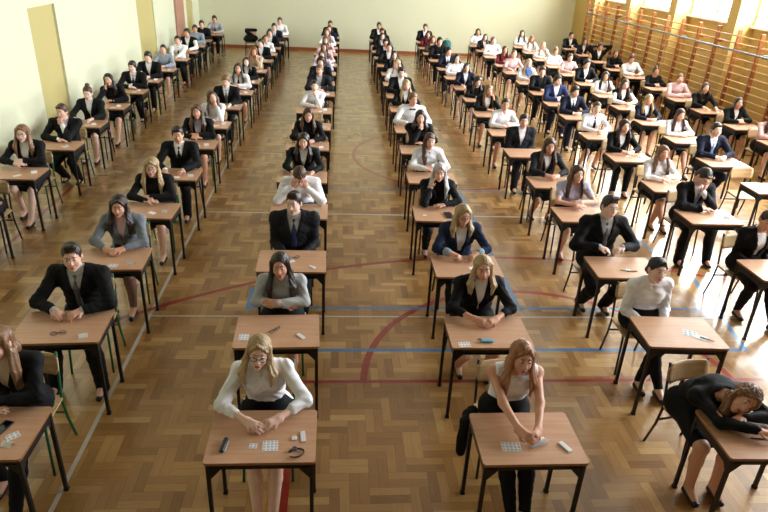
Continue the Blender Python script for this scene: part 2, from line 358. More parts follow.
# ------------------------------------------------------------------ people: smooth bodies grown from rounded volumes
A = lambda *v: np.array(v, float)
def nz(v): return v/(np.linalg.norm(v)+1e-9)
class Vol:
    """a distance field sampled on a grid, meshed with surface nets"""
    def __init__(s, h): s.h = h; s.ops = []
    def cone(s, a, b, ra, rb, k=.02, e=None, sc=1.0):
        s.ops.append(('c', np.array(a, float), np.array(b, float), ra, rb, k, e, sc)); return s
    def ell(s, c, r, R=None, k=.02, sub=False):
        s.ops.append(('e', np.array(c, float), np.array(r, float), np.eye(3) if R is None else R, k, sub)); return s
    def fn(s, f): s.ops.append(('f', f)); return s
    def build(s):
        lo, hi = [], []
        for o in s.ops:
            if o[0] == 'c':
                m = max(o[3], o[4])*max(1, o[7]); lo += [o[1]-m, o[2]-m]; hi += [o[1]+m, o[2]+m]
            elif o[0] == 'e' and not o[5]:
                m = o[2].max(); lo.append(o[1]-m); hi.append(o[1]+m)
        h = s.h; lo = np.min(lo, 0)-3*h; hi = np.max(hi, 0)+3*h
        n = np.ceil((hi-lo)/h).astype(int)+1
        ax = [(lo[i]+h*np.arange(n[i])).astype(np.float32) for i in range(3)]
        F = np.full(n, .15, np.float32)
        for o in s.ops:
            if o[0] == 'f':
                F = o[1](ax[0][:, None, None], ax[1][None, :, None], ax[2][None, None, :], F); continue
            if o[0] == 'c':
                _, a, b, ra, rb, k, e, sc = o; m = max(ra, rb)*max(1, sc)+k+2*h; wl, wh = np.minimum(a, b)-m, np.maximum(a, b)+m
            else:
                _, c, r, R, k, sub = o; m = r.max()+k+2*h; wl, wh = c-m, c+m
            i0 = np.clip(((wl-lo)/h).astype(int), 0, n-1); i1 = np.clip(((wh-lo)/h).astype(int)+2, 1, n)
            if (i1 <= i0).any(): continue
            X, Y, Z = ax[0][i0[0]:i1[0], None, None], ax[1][None, i0[1]:i1[1], None], ax[2][None, None, i0[2]:i1[2]]
            if o[0] == 'c':
                px, py, pz = X-a[0], Y-a[1], Z-a[2]; d = b-a
                if e is not None:
                    q = (1-1/sc); t = (px*e[0]+py*e[1]+pz*e[2])*q
                    px, py, pz = px-t*e[0], py-t*e[1], pz-t*e[2]; d = d-e*(d@e)*q
                dd = max(d@d, 1e-9); t = np.clip((px*d[0]+py*d[1]+pz*d[2])/dd, 0, 1)
                D = np.sqrt((px-t*d[0])**2+(py-t*d[1])**2+(pz-t*d[2])**2)-(ra+(rb-ra)*t)
            else:
                px, py, pz = X-c[0], Y-c[1], Z-c[2]
                q = [(px*R[0, i]+py*R[1, i]+pz*R[2, i]) for i in range(3)]
                k0 = np.sqrt((q[0]/r[0])**2+(q[1]/r[1])**2+(q[2]/r[2])**2)
                k1 = np.sqrt((q[0]/r[0]**2)**2+(q[1]/r[1]**2)**2+(q[2]/r[2]**2)**2)+1e-6
                D = k0*(k0-1)/k1
            sl = (slice(i0[0], i1[0]), slice(i0[1], i1[1]), slice(i0[2], i1[2])); W = F[sl]
            if o[0] == 'e' and sub:
                D = -D; hh = np.maximum(k-np.abs(W-D), 0); F[sl] = np.maximum(W, D)+hh*hh/(4*k)
            else:
                hh = np.maximum(k-np.abs(W-D), 0); F[sl] = np.minimum(W, D)-hh*hh/(4*k)
        return s.nets(F, lo, h)
    @staticmethod
    def nets(F, lo, h):
        F[0], F[-1] = .1, .1; F[:, 0], F[:, -1] = .1, .1; F[:, :, 0], F[:, :, -1] = .1, .1
        S = F < 0; n = np.array(F.shape)
        c = np.zeros(n-1, np.int8)
        for a in (0, 1):
            for b_ in (0, 1):
                for d in (0, 1): c += S[a:n[0]-1+a, b_:n[1]-1+b_, d:n[2]-1+d]
        act = np.argwhere((c > 0) & (c < 8))
        if len(act) == 0: return None
        idx = np.full(n-1, -1, np.int32); idx[act[:, 0], act[:, 1], act[:, 2]] = np.arange(len(act))
        P = np.zeros((len(act), 3), np.float32); cnt = np.zeros(len(act), np.float32)
        g = lambda o: F[act[:, 0]+o[0], act[:, 1]+o[1], act[:, 2]+o[2]]
        cor = [(a, b_, d) for a in (0, 1) for b_ in (0, 1) for d in (0, 1)]; val = {o: g(o) for o in cor}
        for o in cor:
            for ax in range(3):
                if o[ax]: continue
                o2 = tuple(v+(i == ax) for i, v in enumerate(o)); a, b_ = val[o], val[o2]; m = (a < 0) != (b_ < 0)
                t = np.where(m, a/np.where(m, a-b_, 1), 0); p = np.zeros((len(act), 3), np.float32); p[:] = o; p[:, ax] += t
                P += p*m[:, None]; cnt += m
        V = (act+P/cnt[:, None])*h+lo
        Q = []
        for ax in range(3):
            s0 = [slice(1, m-1) for m in n]; s1 = list(s0); s0[ax] = slice(0, n[ax]-1); s1[ax] = slice(1, n[ax])
            A_, B_ = S[tuple(s0)], S[tuple(s1)]; cr_ = np.argwhere(A_ != B_)
            off = np.ones(3, int); off[ax] = 0; e = cr_+off; ins = A_[cr_[:, 0], cr_[:, 1], cr_[:, 2]]
            u, v = (ax+1) % 3, (ax+2) % 3
            def at(du, dv):
                q = e.copy(); q[:, u] += du; q[:, v] += dv; return idx[q[:, 0], q[:, 1], q[:, 2]]
            q = np.stack([at(-1, -1), at(0, -1), at(0, 0), at(-1, 0)], 1); q[~ins] = q[~ins][:, ::-1]; Q.append(q)
        Q = np.concatenate(Q); Q = Q[(Q >= 0).all(1)]
        return V.astype(np.float32), Q.astype(np.int32)
def np_mesh(name, VQ, mats, parent, off=(0, 0, 0)):
    if VQ is None: return None
    V, Q = VQ; me = bpy.data.meshes.new(name); V = V-np.array(off, np.float32)
    me.vertices.add(len(V)); me.vertices.foreach_set('co', V.ravel())
    me.loops.add(Q.size); me.loops.foreach_set('vertex_index', Q.ravel())
    me.polygons.add(len(Q)); me.polygons.foreach_set('loop_start', np.arange(0, Q.size, 4, dtype=np.int32)); me.polygons.foreach_set('loop_total', np.full(len(Q), 4, np.int32))
    me.polygons.foreach_set('use_smooth', np.ones(len(Q), bool)); me.update(calc_edges=True)
    me.materials.append(mats)
    return link(bpy.data.objects.new(name, me), parent)

def ik(S, W, l1, l2, pole):
    d = W-S; L = min(np.linalg.norm(d), .995*(l1+l2)); n = nz(d); a = (l1*l1-l2*l2+L*L)/(2*L); hh = math.sqrt(max(l1*l1-a*a, 0))
    q = pole-n*(pole@n); q = nz(q); return S+n*a+q*hh, S+n*L
def rotm(yaw=0, pitch=0, roll=0):
    """columns are the head's own x, y(back), z; pitch > 0 looks down, yaw > 0 turns to +x"""
    return np.array((Matrix.Rotation(yaw, 3, 'Z') @ Matrix.Rotation(roll, 3, 'Y') @ Matrix.Rotation(pitch, 3, 'X')))

SKINS = {'fair': (226, 178, 156), 'warm': (214, 160, 132), 'pale': (236, 196, 178)}
HAIRC = {'black': (26, 20, 18), 'dark': (44, 30, 24), 'brown': (78, 50, 34), 'light': (128, 92, 62), 'blond': (172, 144, 104), 'auburn': (130, 72, 38), 'silver': (188, 184, 190), 'ginger': (156, 104, 64)}
FAB = {'black': (11, 11, 14), 'navy': (18, 23, 44), 'blue': (38, 52, 92), 'charcoal': (28, 30, 36), 'grey': (122, 128, 136), 'lightgrey': (176, 178, 180), 'white': (238, 238, 242), 'cream': (226, 216, 200),
       'lilac': (196, 190, 216), 'pink': (222, 186, 188), 'wine': (110, 28, 42), 'denim': (28, 40, 68), 'beige': (206, 180, 156), 'bluetie': (48, 58, 104), 'skytie': (130, 156, 196), 'greytie': (98, 98, 104), 'tights': (128, 96, 84), 'scarfblue': (84, 120, 180), 'brownjacket': (74, 58, 46), 'greyblue': (150, 162, 178)}
def fab(c): return plain('fabric_'+c, FAB[c], .8, spec=.25, bump=.12, bscale=120)
shoe_m = plain('shoe_leather', (16, 15, 16), .3)
red_shoe = plain('red_shoe_leather', (150, 20, 30), .35)

def hand(v, W, d, n, s, curl, thumb, fs, far):
    """palm, four unequal fingers bent at the knuckles, and a thumb off the side of the palm"""
    d = nz(d); n = nz(n-d*(n@d)); side = np.cross(d, n)*s
    v.cone(W-d*.02, W+d*.072*fs, .022*fs, .019*fs, .012, nz(np.cross(d, n)), 1.75)
    if far:
        v.cone(W+d*.07, W+nz(d+n*curl*.6)*.14*fs, .02, .012, .012, nz(np.cross(d, n)), 1.7); return
    for i, (o, L) in enumerate(((.031, .066), (.011, .076), (-.010, .070), (-.030, .055))):
        p = W+d*(.082-.004*abs(i-1))*fs+side*o*fs; q = p; ang = curl*.35
        for j, f in enumerate((.5, .3, .25)):
            dr = nz(d*math.cos(ang)+n*math.sin(ang)+side*o*1.2); q2 = q+dr*L*f*fs
            v.cone(q, q2, (.0092-.0008*j)*fs, (.0084-.0008*j)*fs, .004); q = q2; ang += curl*.55
    t0 = W+d*.02*fs+side*.026*fs; t1 = t0+nz(d*.7+side*.75+n*.3)*.040*fs; t2 = t1+nz(d*(.9-thumb*.3)+side*(.25-thumb)+n*.4)*.034*fs
    v.cone(t0, t1, .0125*fs, .0105*fs, .008); v.cone(t1, t2, .0105*fs, .0085*fs, .004)

def person(loc, label, sex='F', top='blazer', jc='black', sc='white', tie=None, bottom='trousers', bc='black', pose='clasp', hair='long', hc='brown', skin='fair', glasses=False,
           lean=.16, side=0., head=(0, .12, 0), h=.01, seed=0, s0=1, group=None, name='person', scale=1.0, ew=None, sleeve=None, feet='mid', twist=0, cat='person', rz=0, hl=.26, shoe=None, legs=None, dz=0, fringe=True):
    rnd = random.Random(seed); M_ = sex == 'M'
    root = empty(name, (loc[0], loc[1]+.5, 0), rz); tag(root, label, cat, group)
    OFF = (0, .5, 0)
    fs = 1.0 if M_ else .9; far = h > .0135; ff = h > .0155; hh = h
    # spine
    P0 = A(0, .545, .57); th = lambda k: A(math.sin(side*k), -math.sin(lean*k)*math.cos(side*k), math.cos(lean*k)*math.cos(side*k))
    sp_ = 1.0 if M_ else .93
    P1 = P0+th(.6)*.165*sp_; P2 = P1+th(1.1)*.195*sp_; P3 = P2+th(1.35)*.125*sp_; u = th(1.2); e = nz(A(math.cos(twist), math.sin(twist), 0)-u*(u@A(math.cos(twist), math.sin(twist), 0))); f = nz(np.cross(u, e)); f = -f if f[1] > 0 else f
    sw = .190 if M_ else .164; Sh = {s: P3-u*.055+e*s*sw for s in (1, -1)}
    l1, l2 = (.285, .255) if M_ else (.262, .232)
    if top == 'lean_arm': top = 'blazer'
    hz = P3+nz(u*.8+A(0, 0, .5))*.152*sp_**.5+f*.04; R = rotm(head[0], head[1]-.10, head[2])
    if pose in ('lying',): hz = A(.06, .10, .95)+A(side*.1, 0, 0)
    if pose == 'bowed': hz = P3+nz(u*.4+f*.8+A(0, 0, .5))*.165
    H = lambda x, y, z: hz+R@(A(x, y, z)*(1.0 if M_ else .96))
    # arm targets: wrist, pole, hand direction, palm normal, curl, thumb
    T = .795; arm = {}
    for s in (1, -1):
        d = dict(clasp=(A(s*.075, .10, T+.008), A(s*1, .2, -.7), A(-s*.75, -.55, .02), A(-s*.5, .1, -.6), 1.0, .4),
                 front=(A(s*.050, -.08, T+.006), A(s*1, .1, -.6), A(-s*.5, -.8, .0), A(-s*.7, 0, -.6), 1.1, .5),
                 folded=(A(-s*.075, .12+.03*s, T+.012+(.05 if s > 0 else 0)), A(s*1, -.3, -.4), A(-s*1, .08, -.02), A(0, .3, -1), .35, .2),
                 flat=(A(s*.12, .02, T), A(s*1, .3, -.6), A(-s*.35, -.95, -.06), A(0, -.1, -1), .45, .1),
                 apart=(A(s*.15, .17, T+.02), A(s*1, .4, -.5), A(-s*.75, -.6, -.1), A(-s*.4, 0, -.8), 1.4, .6),
                 fists=(A(s*.12, .235, .835), A(s*1, .7, -.2), A(-s*.8, -.45, -.1), A(-s*.4, -.2, -.8), 1.5, .6),
                 crossarm=(A(-s*.10, .27-.03*s, .845+.03*s), A(s*1, -.3, -.4), A(-s*1, .08, -.02), A(0, 1, -.3), .5, .2),
                 lap=(A(s*.09, .27, .665), A(s*.5, .9, -.2), A(-s*.7, -.7, -.1), A(-s*.2, 0, -1), .6, .2),
                 lying=(A(-s*.03+.07, -.01+.05*s, T+.012+(.035 if s > 0 else 0)), A(s*1, -.2, -.2), A(-s*.8, -.5, 0), A(0, 0, -1), .9, .3))
        q = d.get(pose if pose not in ('chin', 'cheek', 'bowed', 'head_hand', 'hair', 'arms_up', 'fist') else 'folded')
        if pose == 'chin' and s == s0: q = (H(s*.012, -.10, -.19), A(s*.5, .1, -1), H(0, -.09, -.10)-H(s*.012, -.10, -.20)+A(-s*.03, 0, 0), R@A(0, 1, 0), 1.5, .5)
        elif pose == 'cheek' and s == s0: q = (H(s*.085, -.06, -.165), A(s*.9, -.2, -1), R@A(-s*.12, .1, 1), R@A(-s*1, .3, 0), .7, .3)
        elif pose == 'hair' and s == s0: q = (H(s*.10, -.05, -.06), A(s*1, -.2, -1), R@A(-s*.1, .4, 1), R@A(-s*1, .1, 0), .6, .2)
        elif pose == 'head_hand' and s == s0: q = (H(s*.055, -.15, -.10), A(s*1, -.1, -1), R@A(-s*.25, .25, 1), R@A(-s*.3, 1, 0), .35, .2)
        elif pose == 'bowed': q = (H(s*.085, -.135, -.055), A(s*1, -.2, -1), R@A(-s*.25, .35, 1), R@A(-s*.6, 1, 0), .35, .2)
        elif pose == 'arms_up': q = (H(s*.11, .02, .02), A(s*1, -.2, .1), R@A(-s*.9, .3, .4), R@A(-s*.5, .8, 0), .6, .2)
        if pose in ('chin', 'cheek', 'head_hand', 'hair') and s != s0: q = (A(-s*.04, .11, T+.008), A(s*1, -.1, -.5), A(-s*1, -.1, 0), A(0, 0, -1), .5, .2)
        W = q[0]; E, W2 = ik(Sh[s], W, l1, l2, q[1])
        if pose not in ('lap', 'arms_up', 'fists', 'crossarm'):
            E[2] = max(E[2], T+.018); 
            if pose in ('chin', 'cheek', 'head_hand', 'hair', 'bowed') and (s == s0 or pose == 'bowed'):
                E[2] = T+.012; E[1] = min(E[1], .20)
                v_ = W-E; W2 = E+nz(v_)*min(np.linalg.norm(v_), l2*1.08)
        if pose in ('clasp', 'folded', 'flat', 'apart') or (pose in ('chin', 'cheek', 'head_hand', 'hair') and s != s0):
            ex = (ew or (.275 if M_ else .25))+(.03 if pose == 'apart' else 0); dx, dz_ = s*ex-Sh[s][0], T+.02-Sh[s][2]
            E = A(s*ex, Sh[s][1]-math.sqrt(max(l1*l1*1.06-dx*dx-dz_*dz_, .004)), T+.02); v_ = W-E; W2 = E+nz(v_)*np.clip(np.linalg.norm(v_), .9*l2, 1.1*l2)
        if pose == 'crossarm': E = A(s*.215, .37, .82); v_ = W-E; W2 = E+nz(v_)*np.clip(np.linalg.norm(v_), .9*l2, 1.15*l2)
        arm[s] = (Sh[s], E, W2, q)
    # legs
    leg = {}
    for s in (1, -1):
        hip = P0+A(s*.085, -.03, -.015)
        ank = {'mid': A(s*.10, .13, .09), 'fwd': A(s*.05+.02, -.04, .09), 'back': A(s*.12, .42, .10), 'wide': A(s*.20, .08, .09), 'crossed': A(-s*.07, .10+.06*s, .09), 'split': A(s*.11, .10-.16*s, .09)}[feet]
        if s*s0 > 0 and feet == 'back': ank = ank+A(0, -.08, 0)
        K, An = ik(hip, ank, .43*sp_, .425*sp_, A(s*.1, -1, .9)); K[2] = min(K[2], .545); leg[s] = (hip, K, An)
    o_ = (.0 if M_ else -.008)
    def torso(v, d, k=.03, low=True):
        sx = 1.35
        if low: v.cone(P0-e*.075, P0+e*.075, .112+d, .112+d, k)
        v.cone(P0+u*.02, P1, .112+o_+d, (.102 if M_ else .088)+d, k, e, 1.25)
        v.cone(P1, P2, (.102 if M_ else .090)+d, .112+o_+d, k, e, sx)
        v.cone(P2, P3-u*.045, .112+o_+d, .068+d, k, e, 1.55 if M_ else 1.45)
        v.cone(Sh[1], Sh[-1], .052+o_+d, .052+o_+d, k); v.cone(P3-u*.005, Sh[1]+u*.012, .042+d, .044+d, k); v.cone(P3-u*.005, Sh[-1]+u*.012, .042+d, .044+d, k)
        if not M_:
            for s in (1, -1): v.ell(P2+e*s*.060+f*.062-u*.03, (.050+d,)*3, k=.05)
    def arms(v, d1, d2, d3, t=1.0, k=.025):
        a0, a1, a2, a3 = (.046, .037, .038, .026) if M_ else (.039, .031, .032, .022)
        for s in (1, -1):
            S, E, W, q = arm[s]
            if t < 1: v.cone(S, S+(E-S)*t, a0+d1, a1+d2+.004, k); continue
            v.cone(S, E, a0+d1, a1+d2, k); tt = t-1 if t < 2 else 1
            v.cone(E, E+(W-E)*(tt if t > 1 else .97), a2+d2, a3+d3+(a2-a3)*.15, k)
    def legs_(v, d, t=1.0, k=.02):
        for s in (1, -1):
            hip, K, An = leg[s]; v.cone(hip, K, .080+d, .056+d, .03); m = K+(An-K)*.35+nz(A(0, 1, 0))*.012
            v.cone(K, m, .052+d, .050+d, k); v.cone(m, K+(An-K)*t, .050+d*1.3, (.034 if d < .01 else .042)+d, k)
    # ---- body (skin)
    v = Vol(hh)
    torso(v, 0); arms(v, 0, 0, 0); legs_(v, 0)
    v.cone(P3-u*.03, H(0, .025, -.05), .056 if M_ else .047, .052 if M_ else .044, .02)
    for s in (1, -1):
        q = arm[s][3]; W = arm[s][2]; hand(v, W, q[2], q[3], s, q[4], q[5], fs, far)
        An = leg[s][2]; v.cone(An, An+A(0, -.10, -.045), .036, .026, .02)
    c = .96 if not M_ else 1.0
    E_ = lambda p, r, k=.02, sub=False: v.ell(H(*p), A(*r)*c, R, k, sub)
    E_((0, .012, .030), (.073, .091, .090)); E_((0, .012, -.020), (.066, .078, .075), .012); E_((0, -.022, -.032), (.059 if M_ else .055, .070, .083), .02)
    E_((0, -.066, -.094), (.023 if M_ else .018, .020, .018), .025)
    if not ff:
        for s in (1, -1): E_((s*.034, -.055, -.030), (.024, .026, .028), .02); E_((s*.075, .012, -.008), (.009, .019, .030), .008)
        v.cone(H(-.03, -.075, .034), H(.03, -.075, .034), .012 if M_ else .010, .012 if M_ else .010, .015)
        for s in (1, -1): E_((s*.031, -.103, .008), (.017, .014, .011), .012, True)
        v.cone(H(0, -.088, .012), H(0, -.107, -.026), .0075, .0115, .010); E_((.011, -.096, -.030), (.008, .009, .007), .006); E_((-.011, -.096, -.030), (.008, .009, .007), .006)
        E_((0, -.086, -.062), (.024, .012, .010), .008)
    sk = plain('skin_'+skin, SKINS[skin], .5, spec=.4, sss=.12, var=.05, vscale=20)
    np_mesh('body', v.build(), sk, root, OFF)
    # ---- face details
    if h <= .0155:
        dark = plain('eye_dark', (30, 22, 20), .2); wht = plain('eye_white', (225, 220, 215), .2)
        Rm = Matrix(R.tolist())
        for s in (1, -1):
            b = bmesh.new(); ball(b, Vector(H(s*.031, -.0795, .008)-A(*OFF)), (.0125, .0095, .0078), Rm); ball(b, Vector(H(s*.031, -.0865, .008)-A(*OFF)), (.0062, .0045, .0068), Rm, mi=1); mesh_obj('eye', b, [wht, dark], root, True)
            b = bmesh.new(); sweep(b, [Vector(H(s*x, y, z)-A(*OFF)) for x, y, z in ((.014, -.0895, .031), (.03, -.089, .034), (.046, -.077, .028))], [.0018, .0026, .0014], seg=6)
            mesh_obj('eyebrow', b, hair_mat('dark' if hc in ('black', 'dark', 'silver') else 'brown', HAIRC['dark' if hc in ('black', 'dark', 'silver') else 'brown']), root, True)
        b = bmesh.new(); ball(b, Vector(H(0, -.0945, -.0600)-A(*OFF)), (.0205, .006, .0036), Rm); ball(b, Vector(H(0, -.0935, -.0665)-A(*OFF)), (.0175, .006, .0042), Rm)
        mesh_obj('mouth', b, plain('lips', (176, 92, 88) if M_ else (186, 74, 78), .4), root, True)
    if glasses and h <= .0135:
        gm = plain('glasses_frame', (22, 18, 20), .3); b = bmesh.new()
        for s in (1, -1):
            pts = [Vector(H(s*.034+.024*math.cos(a), -.108+.012*abs(math.cos(a))*(s*math.cos(a) > 0), .006+.017*math.sin(a))-A(*OFF)) for a in np.linspace(0, 2*math.pi, 17)]
            sweep(b, pts, .0024, seg=6); sweep(b, [Vector(H(s*.058, -.096, .008)-A(*OFF)), Vector(H(s*.078, -.04, .008)-A(*OFF)), Vector(H(s*.082, .01, .002)-A(*OFF))], .002, seg=6)
        sweep(b, [Vector(H(-.010, -.109, .010)-A(*OFF)), Vector(H(.010, -.109, .010)-A(*OFF))], .002, seg=6)
        mesh_obj('glasses', b, gm, root, True)
    # ---- hair
    v = Vol(hh*.9 if h > .008 else hh); E2 = lambda p, r, k=.015, sub=False: v.ell(H(*p), A(*r)*c, R, k, sub)
    down = A(0, 0, -1.)
    def hairline(zs):
        def g_(X, Y, Z, F):
            px, py, pz = X-hz[0], Y-hz[1], Z-hz[2]; y = (px*R[0, 1]+py*R[1, 1]+pz*R[2, 1])/c; z = (px*R[0, 2]+py*R[1, 2]+pz*R[2, 2])/c
            return np.maximum(F, (np.interp(y, [-.08, -.058, -.042, 0, .03, .06], zs)-z)*.75).astype(np.float32)
        return g_
    ph = rnd.random()*6
    if hair in ('short', 'quiff', 'curly', 'crop'):
        g_ = {'crop': -.003, 'short': .001, 'quiff': -.001, 'curly': .014}[hair]+(.006 if far else 0)
        E2((0, .018, .038), (.0795+g_, .0950+g_, .0925+g_)); E2((0, .028, -.012), (.080+g_, .082+g_, .082), .015)
        if hair == 'quiff': v.cone(H(-.030, -.050, .112), H(.032, -.048, .116), .018, .020, .03)
        if hair in ('short', 'curly'): v.cone(H(-.045, -.062, .088), H(.03, -.070, .092), .013, .011, .02)
        v.fn(hairline([.060, .054, .002, -.014, -.052, -.078] if not far else [.050, .046, .0, -.014, -.05, -.07]))
    else:
        E2((0, .016, .042), (.0795, .095, .086))
        w = .026
        if hair in ('long', 'halfup', 'wavy', 'bob'):
            L_ = .10 if hair == 'bob' else hl
            for s in (1, -1):
                a, m = H(s*.070, -.02, .05), H(s*.083, -.018, -.06); tip = m+down*(L_-.03)+e*s*.012+f*(.045 if hair != 'bob' else 0)
                md = (m+tip)/2+e*s*.016+f*.02
                v.cone(a, m, .020, .020, .02); v.cone(m, md, .020, .024, .015); v.cone(md, tip, .024, .010, .015); v.cone(m+R@A(0, .03, 0), md-f*.02+e*s*.012, .024, .024, .015); v.cone(md-f*.02+e*s*.012, tip-f*.03+e*s*.012+down*.01, .024, .012, .015); v.cone(m+f*.012-e*s*.006, md+f*.022-e*s*.012-down*.03, .014, .008, .01)
            bk = H(0, .07, -.02); v.cone(H(0, .05, .03), bk+down*.06, .065, .055, .03, e, 1.15); v.cone(bk+down*.06, bk+down*(L_*.8)-f*-.01, .052, .03, .03, e, 1.7)
        elif hair == 'sideswept':
            a, m = H(s0*.070, -.02, .04), H(s0*.080, -.03, -.07); v.cone(a, m, .028, .036, .02); v.cone(m, m+down*.13+f*.06, .038, .038, .02); v.cone(m+down*.13+f*.06, m+down*.27+f*.07-e*s0*.02, .038, .018, .02)
            v.cone(H(0, .06, .0), H(s0*.05, .06, -.09), .06, .045, .03)
        elif hair == 'bun':
            E2((0, .045, .135), (.042, .040, .036), .01)
        elif hair == 'pony':
            v.cone(H(0, .10, .03), H(0, .13, -.05), .028, .030, .01); v.cone(H(0, .13, -.05), H(0, .12, -.05)+down*.12, .03, .014, .01)
        # the face stays open; a fringe or a side parting over the forehead
        if hair in ('bun', 'pony'): E2((0, .028, -.014), (.079, .082, .08), .015); v.fn(hairline([.062, .056, .002, -.010, -.05, -.07]))
        else: E2((0.0, -.108, -.008), (.063, .070, .090 if fringe else .098), .010, True)
        if fringe and not far:
            sg = 1 if rnd.random() > .5 else -1
            v.cone(H(sg*.014, -.070, .100), H(-sg*.058, -.062, .045), .011, .009, .010); v.cone(H(sg*.016, -.070, .100), H(sg*.062, -.056, .040), .010, .009, .010)
    amp = .0030 if hair not in ('curly', 'wavy') else .0065
    if not far:
        cx0, cy0, cz0 = hz
        if hair == 'curly': v.fn(lambda X, Y, Z, F: F+amp*(np.sin(95*X+ph)*np.sin(95*Y)*np.sin(95*Z)))
        else: v.fn(lambda X, Y, Z, F: F+amp*np.sin(22*np.arctan2(X-cx0, -(Y-cy0))+6*np.sin(Z*9+ph)+ph))
    np_mesh('hair', v.build(), hair_mat(hc, HAIRC[hc]), root, OFF)
    # ---- clothes
    hc_ = hh*1.15 if h < .012 else hh
    a1, a2, a3 = rnd.random()*6, rnd.random()*6, rnd.random()*6
    def folds(amp):
        return lambda X, Y, Z, F: F+amp*(.8*np.sin(38*X+22*Z+a1)*np.sin(34*Z-18*Y+a2)+.9*np.abs(np.sin(48*Z+36*X*np.sign(X)+20*Y+a3+1.5*np.sin(25*X+a1)+np.sin(22*Y)))-.4)
    def neck_cut(r=.062):
        a, b_ = P3+u*.0, H(0, .0, .05)
        def g_(X, Y, Z, F):
            px, py, pz = X-a[0], Y-a[1], Z-a[2]; z = px*u[0]+py*u[1]+pz*u[2]
            r2 = np.sqrt(np.maximum(px*px+py*py+pz*pz-z*z, 0)); return np.where(z > -.03, np.maximum(F, r-r2), F)
        return g_
    def vcut(lo, w1, wmin=0.0, lapel=True):
        def g_(X, Y, Z, F):
            px, py, pz = X-P2[0], Y-P2[1], Z-P2[2]
            x = px*e[0]+py*e[1]+pz*e[2]; z = px*u[0]+py*u[1]+pz*u[2]; y = px*f[0]+py*f[1]+pz*f[2]
            w = np.maximum(np.clip((z-lo)/(.14-lo), 0, 1)*w1, wmin); ax_ = np.abs(x)
            if lapel: F = F-np.where((y > .02) & (ax_ < w+.038*np.clip((z-lo)*12, 0, 1)+.001) & (z > lo), .006, 0)
            return np.where(y > -.02, np.maximum(F, w-ax_), F)
        return g_
    def top_cut(zc):      # open neckline: nothing above a plane through the chest
        def g_(X, Y, Z, F):
            px, py, pz = X-P2[0], Y-P2[1], Z-P2[2]; z = px*u[0]+py*u[1]+pz*u[2]; y = px*f[0]+py*f[1]+pz*f[2]; x = px*e[0]+py*e[1]+pz*e[2]
            return np.where((y > -.01) & (y < .15) & (np.abs(x) < .15), np.maximum(F, (z-zc-np.maximum(np.abs(x)-.06, 0)*1.3)*.7), F)
        return g_
    def collar(v):
        v.cone(P3-u*.018, P3+u*.030+f*.004, .066 if M_ else .056, .060 if M_ else .052, .006)
        v.cone(P3-u*.006+f*.055-e*.035, P3-u*.045+f*.078-e*.018, .012, .008, .006); v.cone(P3-u*.006+f*.055+e*.035, P3-u*.045+f*.078+e*.018, .012, .008, .006)
    jacket = top in ('suit', 'blazer', 'cardigan', 'denim')
    if top in ('suit', 'shirt', 'blazer', 'cardigan', 'denim', 'vest', 'blouse', 'shortsleeve', 'sleeveless', 'turtleneck'):
        v = Vol(hc_); d = .009 if jacket or top == 'vest' else .012
        torso(v, d, low=not jacket)
        if top in ('shirt', 'blouse', 'vest'): arms(v, .010 if far else .014, .013 if far else .018, .016 if sleeve else .010, t=sleeve or 1.0, k=.02); 
        elif top == 'suit': arms(v, .006, .006, .010)
        elif top == 'shortsleeve': arms(v, .014, .016, 0, t=.55)
        if top in ('shirt', 'vest', 'suit') or (top in ('blouse',)): collar(v)
        if top == 'turtleneck': v.cone(P3-u*.02, P3+u*.05+f*.008, .062, .054, .01)
        elif top in ('blazer', 'cardigan', 'denim') and seed % 3 != 0: collar(v)
        if not far and not jacket: v.fn(folds(.0060 if top in ('shirt', 'blouse') else .0036))
        v.fn(neck_cut(.05 if M_ else .044)) if top not in ('turtleneck',) else None
        if top == 'sleeveless':
            for s in (1, -1): v.ell(Sh[s]+e*s*.035, (.060, .095, .095), k=.01, sub=True)
        if top in ('sleeveless', 'shortsleeve'): v.fn(top_cut(.105))
        elif top in ('blazer', 'cardigan', 'denim') and seed % 3 == 0: v.fn(top_cut(.11))
        elif top == 'blouse': v.fn(vcut(.07, .035, 0, False))
        np_mesh('shirt' if top in ('suit', 'shirt', 'vest', 'blazer', 'denim') else 'blouse' if top != 'turtleneck' else 'sweater', v.build(), fab(sc), root, OFF)
    if jacket or top in ('sweater', 'vest', 'dress'):
        v = Vol(hc_); D = .021
        torso(v, D)
        if top == 'vest': v.fn(vcut(-.10, .07, 0, False)); 
        elif top in ('sweater', 'dress'):
            arms(v, .015, .016, .012) if top == 'sweater' else None; v.fn(folds(.003)) if not far else None; v.fn(top_cut(.12)); v.fn(neck_cut(.05))
        else:
            arms(v, .020 if M_ else .016, .017, .017 if M_ else .013, t=sleeve or (1.90 if M_ else (1.80 if top != 'denim' else 1.70)), k=.03)
            if not far: v.fn(folds(.0052))
            v.fn(neck_cut(.068 if M_ else .058)); v.fn(vcut(*((-.14, .072, 0) if top == 'suit' else (-.12, .066, .006) if top == 'blazer' else (-.26, .07, .022))))
        np_mesh({'suit': 'jacket', 'blazer': 'blazer', 'cardigan': 'cardigan', 'denim': 'denim_jacket', 'sweater': 'sweater', 'vest': 'waistcoat', 'dress': 'dress'}[top], v.build(), fab(jc), root, OFF)
        if top == 'denim' and not far:
            for s in (1, -1):
                v = Vol(hc_); S, E, W, q = arm[s]; v.cone(E+(W-E)*.62, E+(W-E)*.74, .047, .043, .01)
                np_mesh('cuff', v.build(), fab('greyblue'), root, OFF)
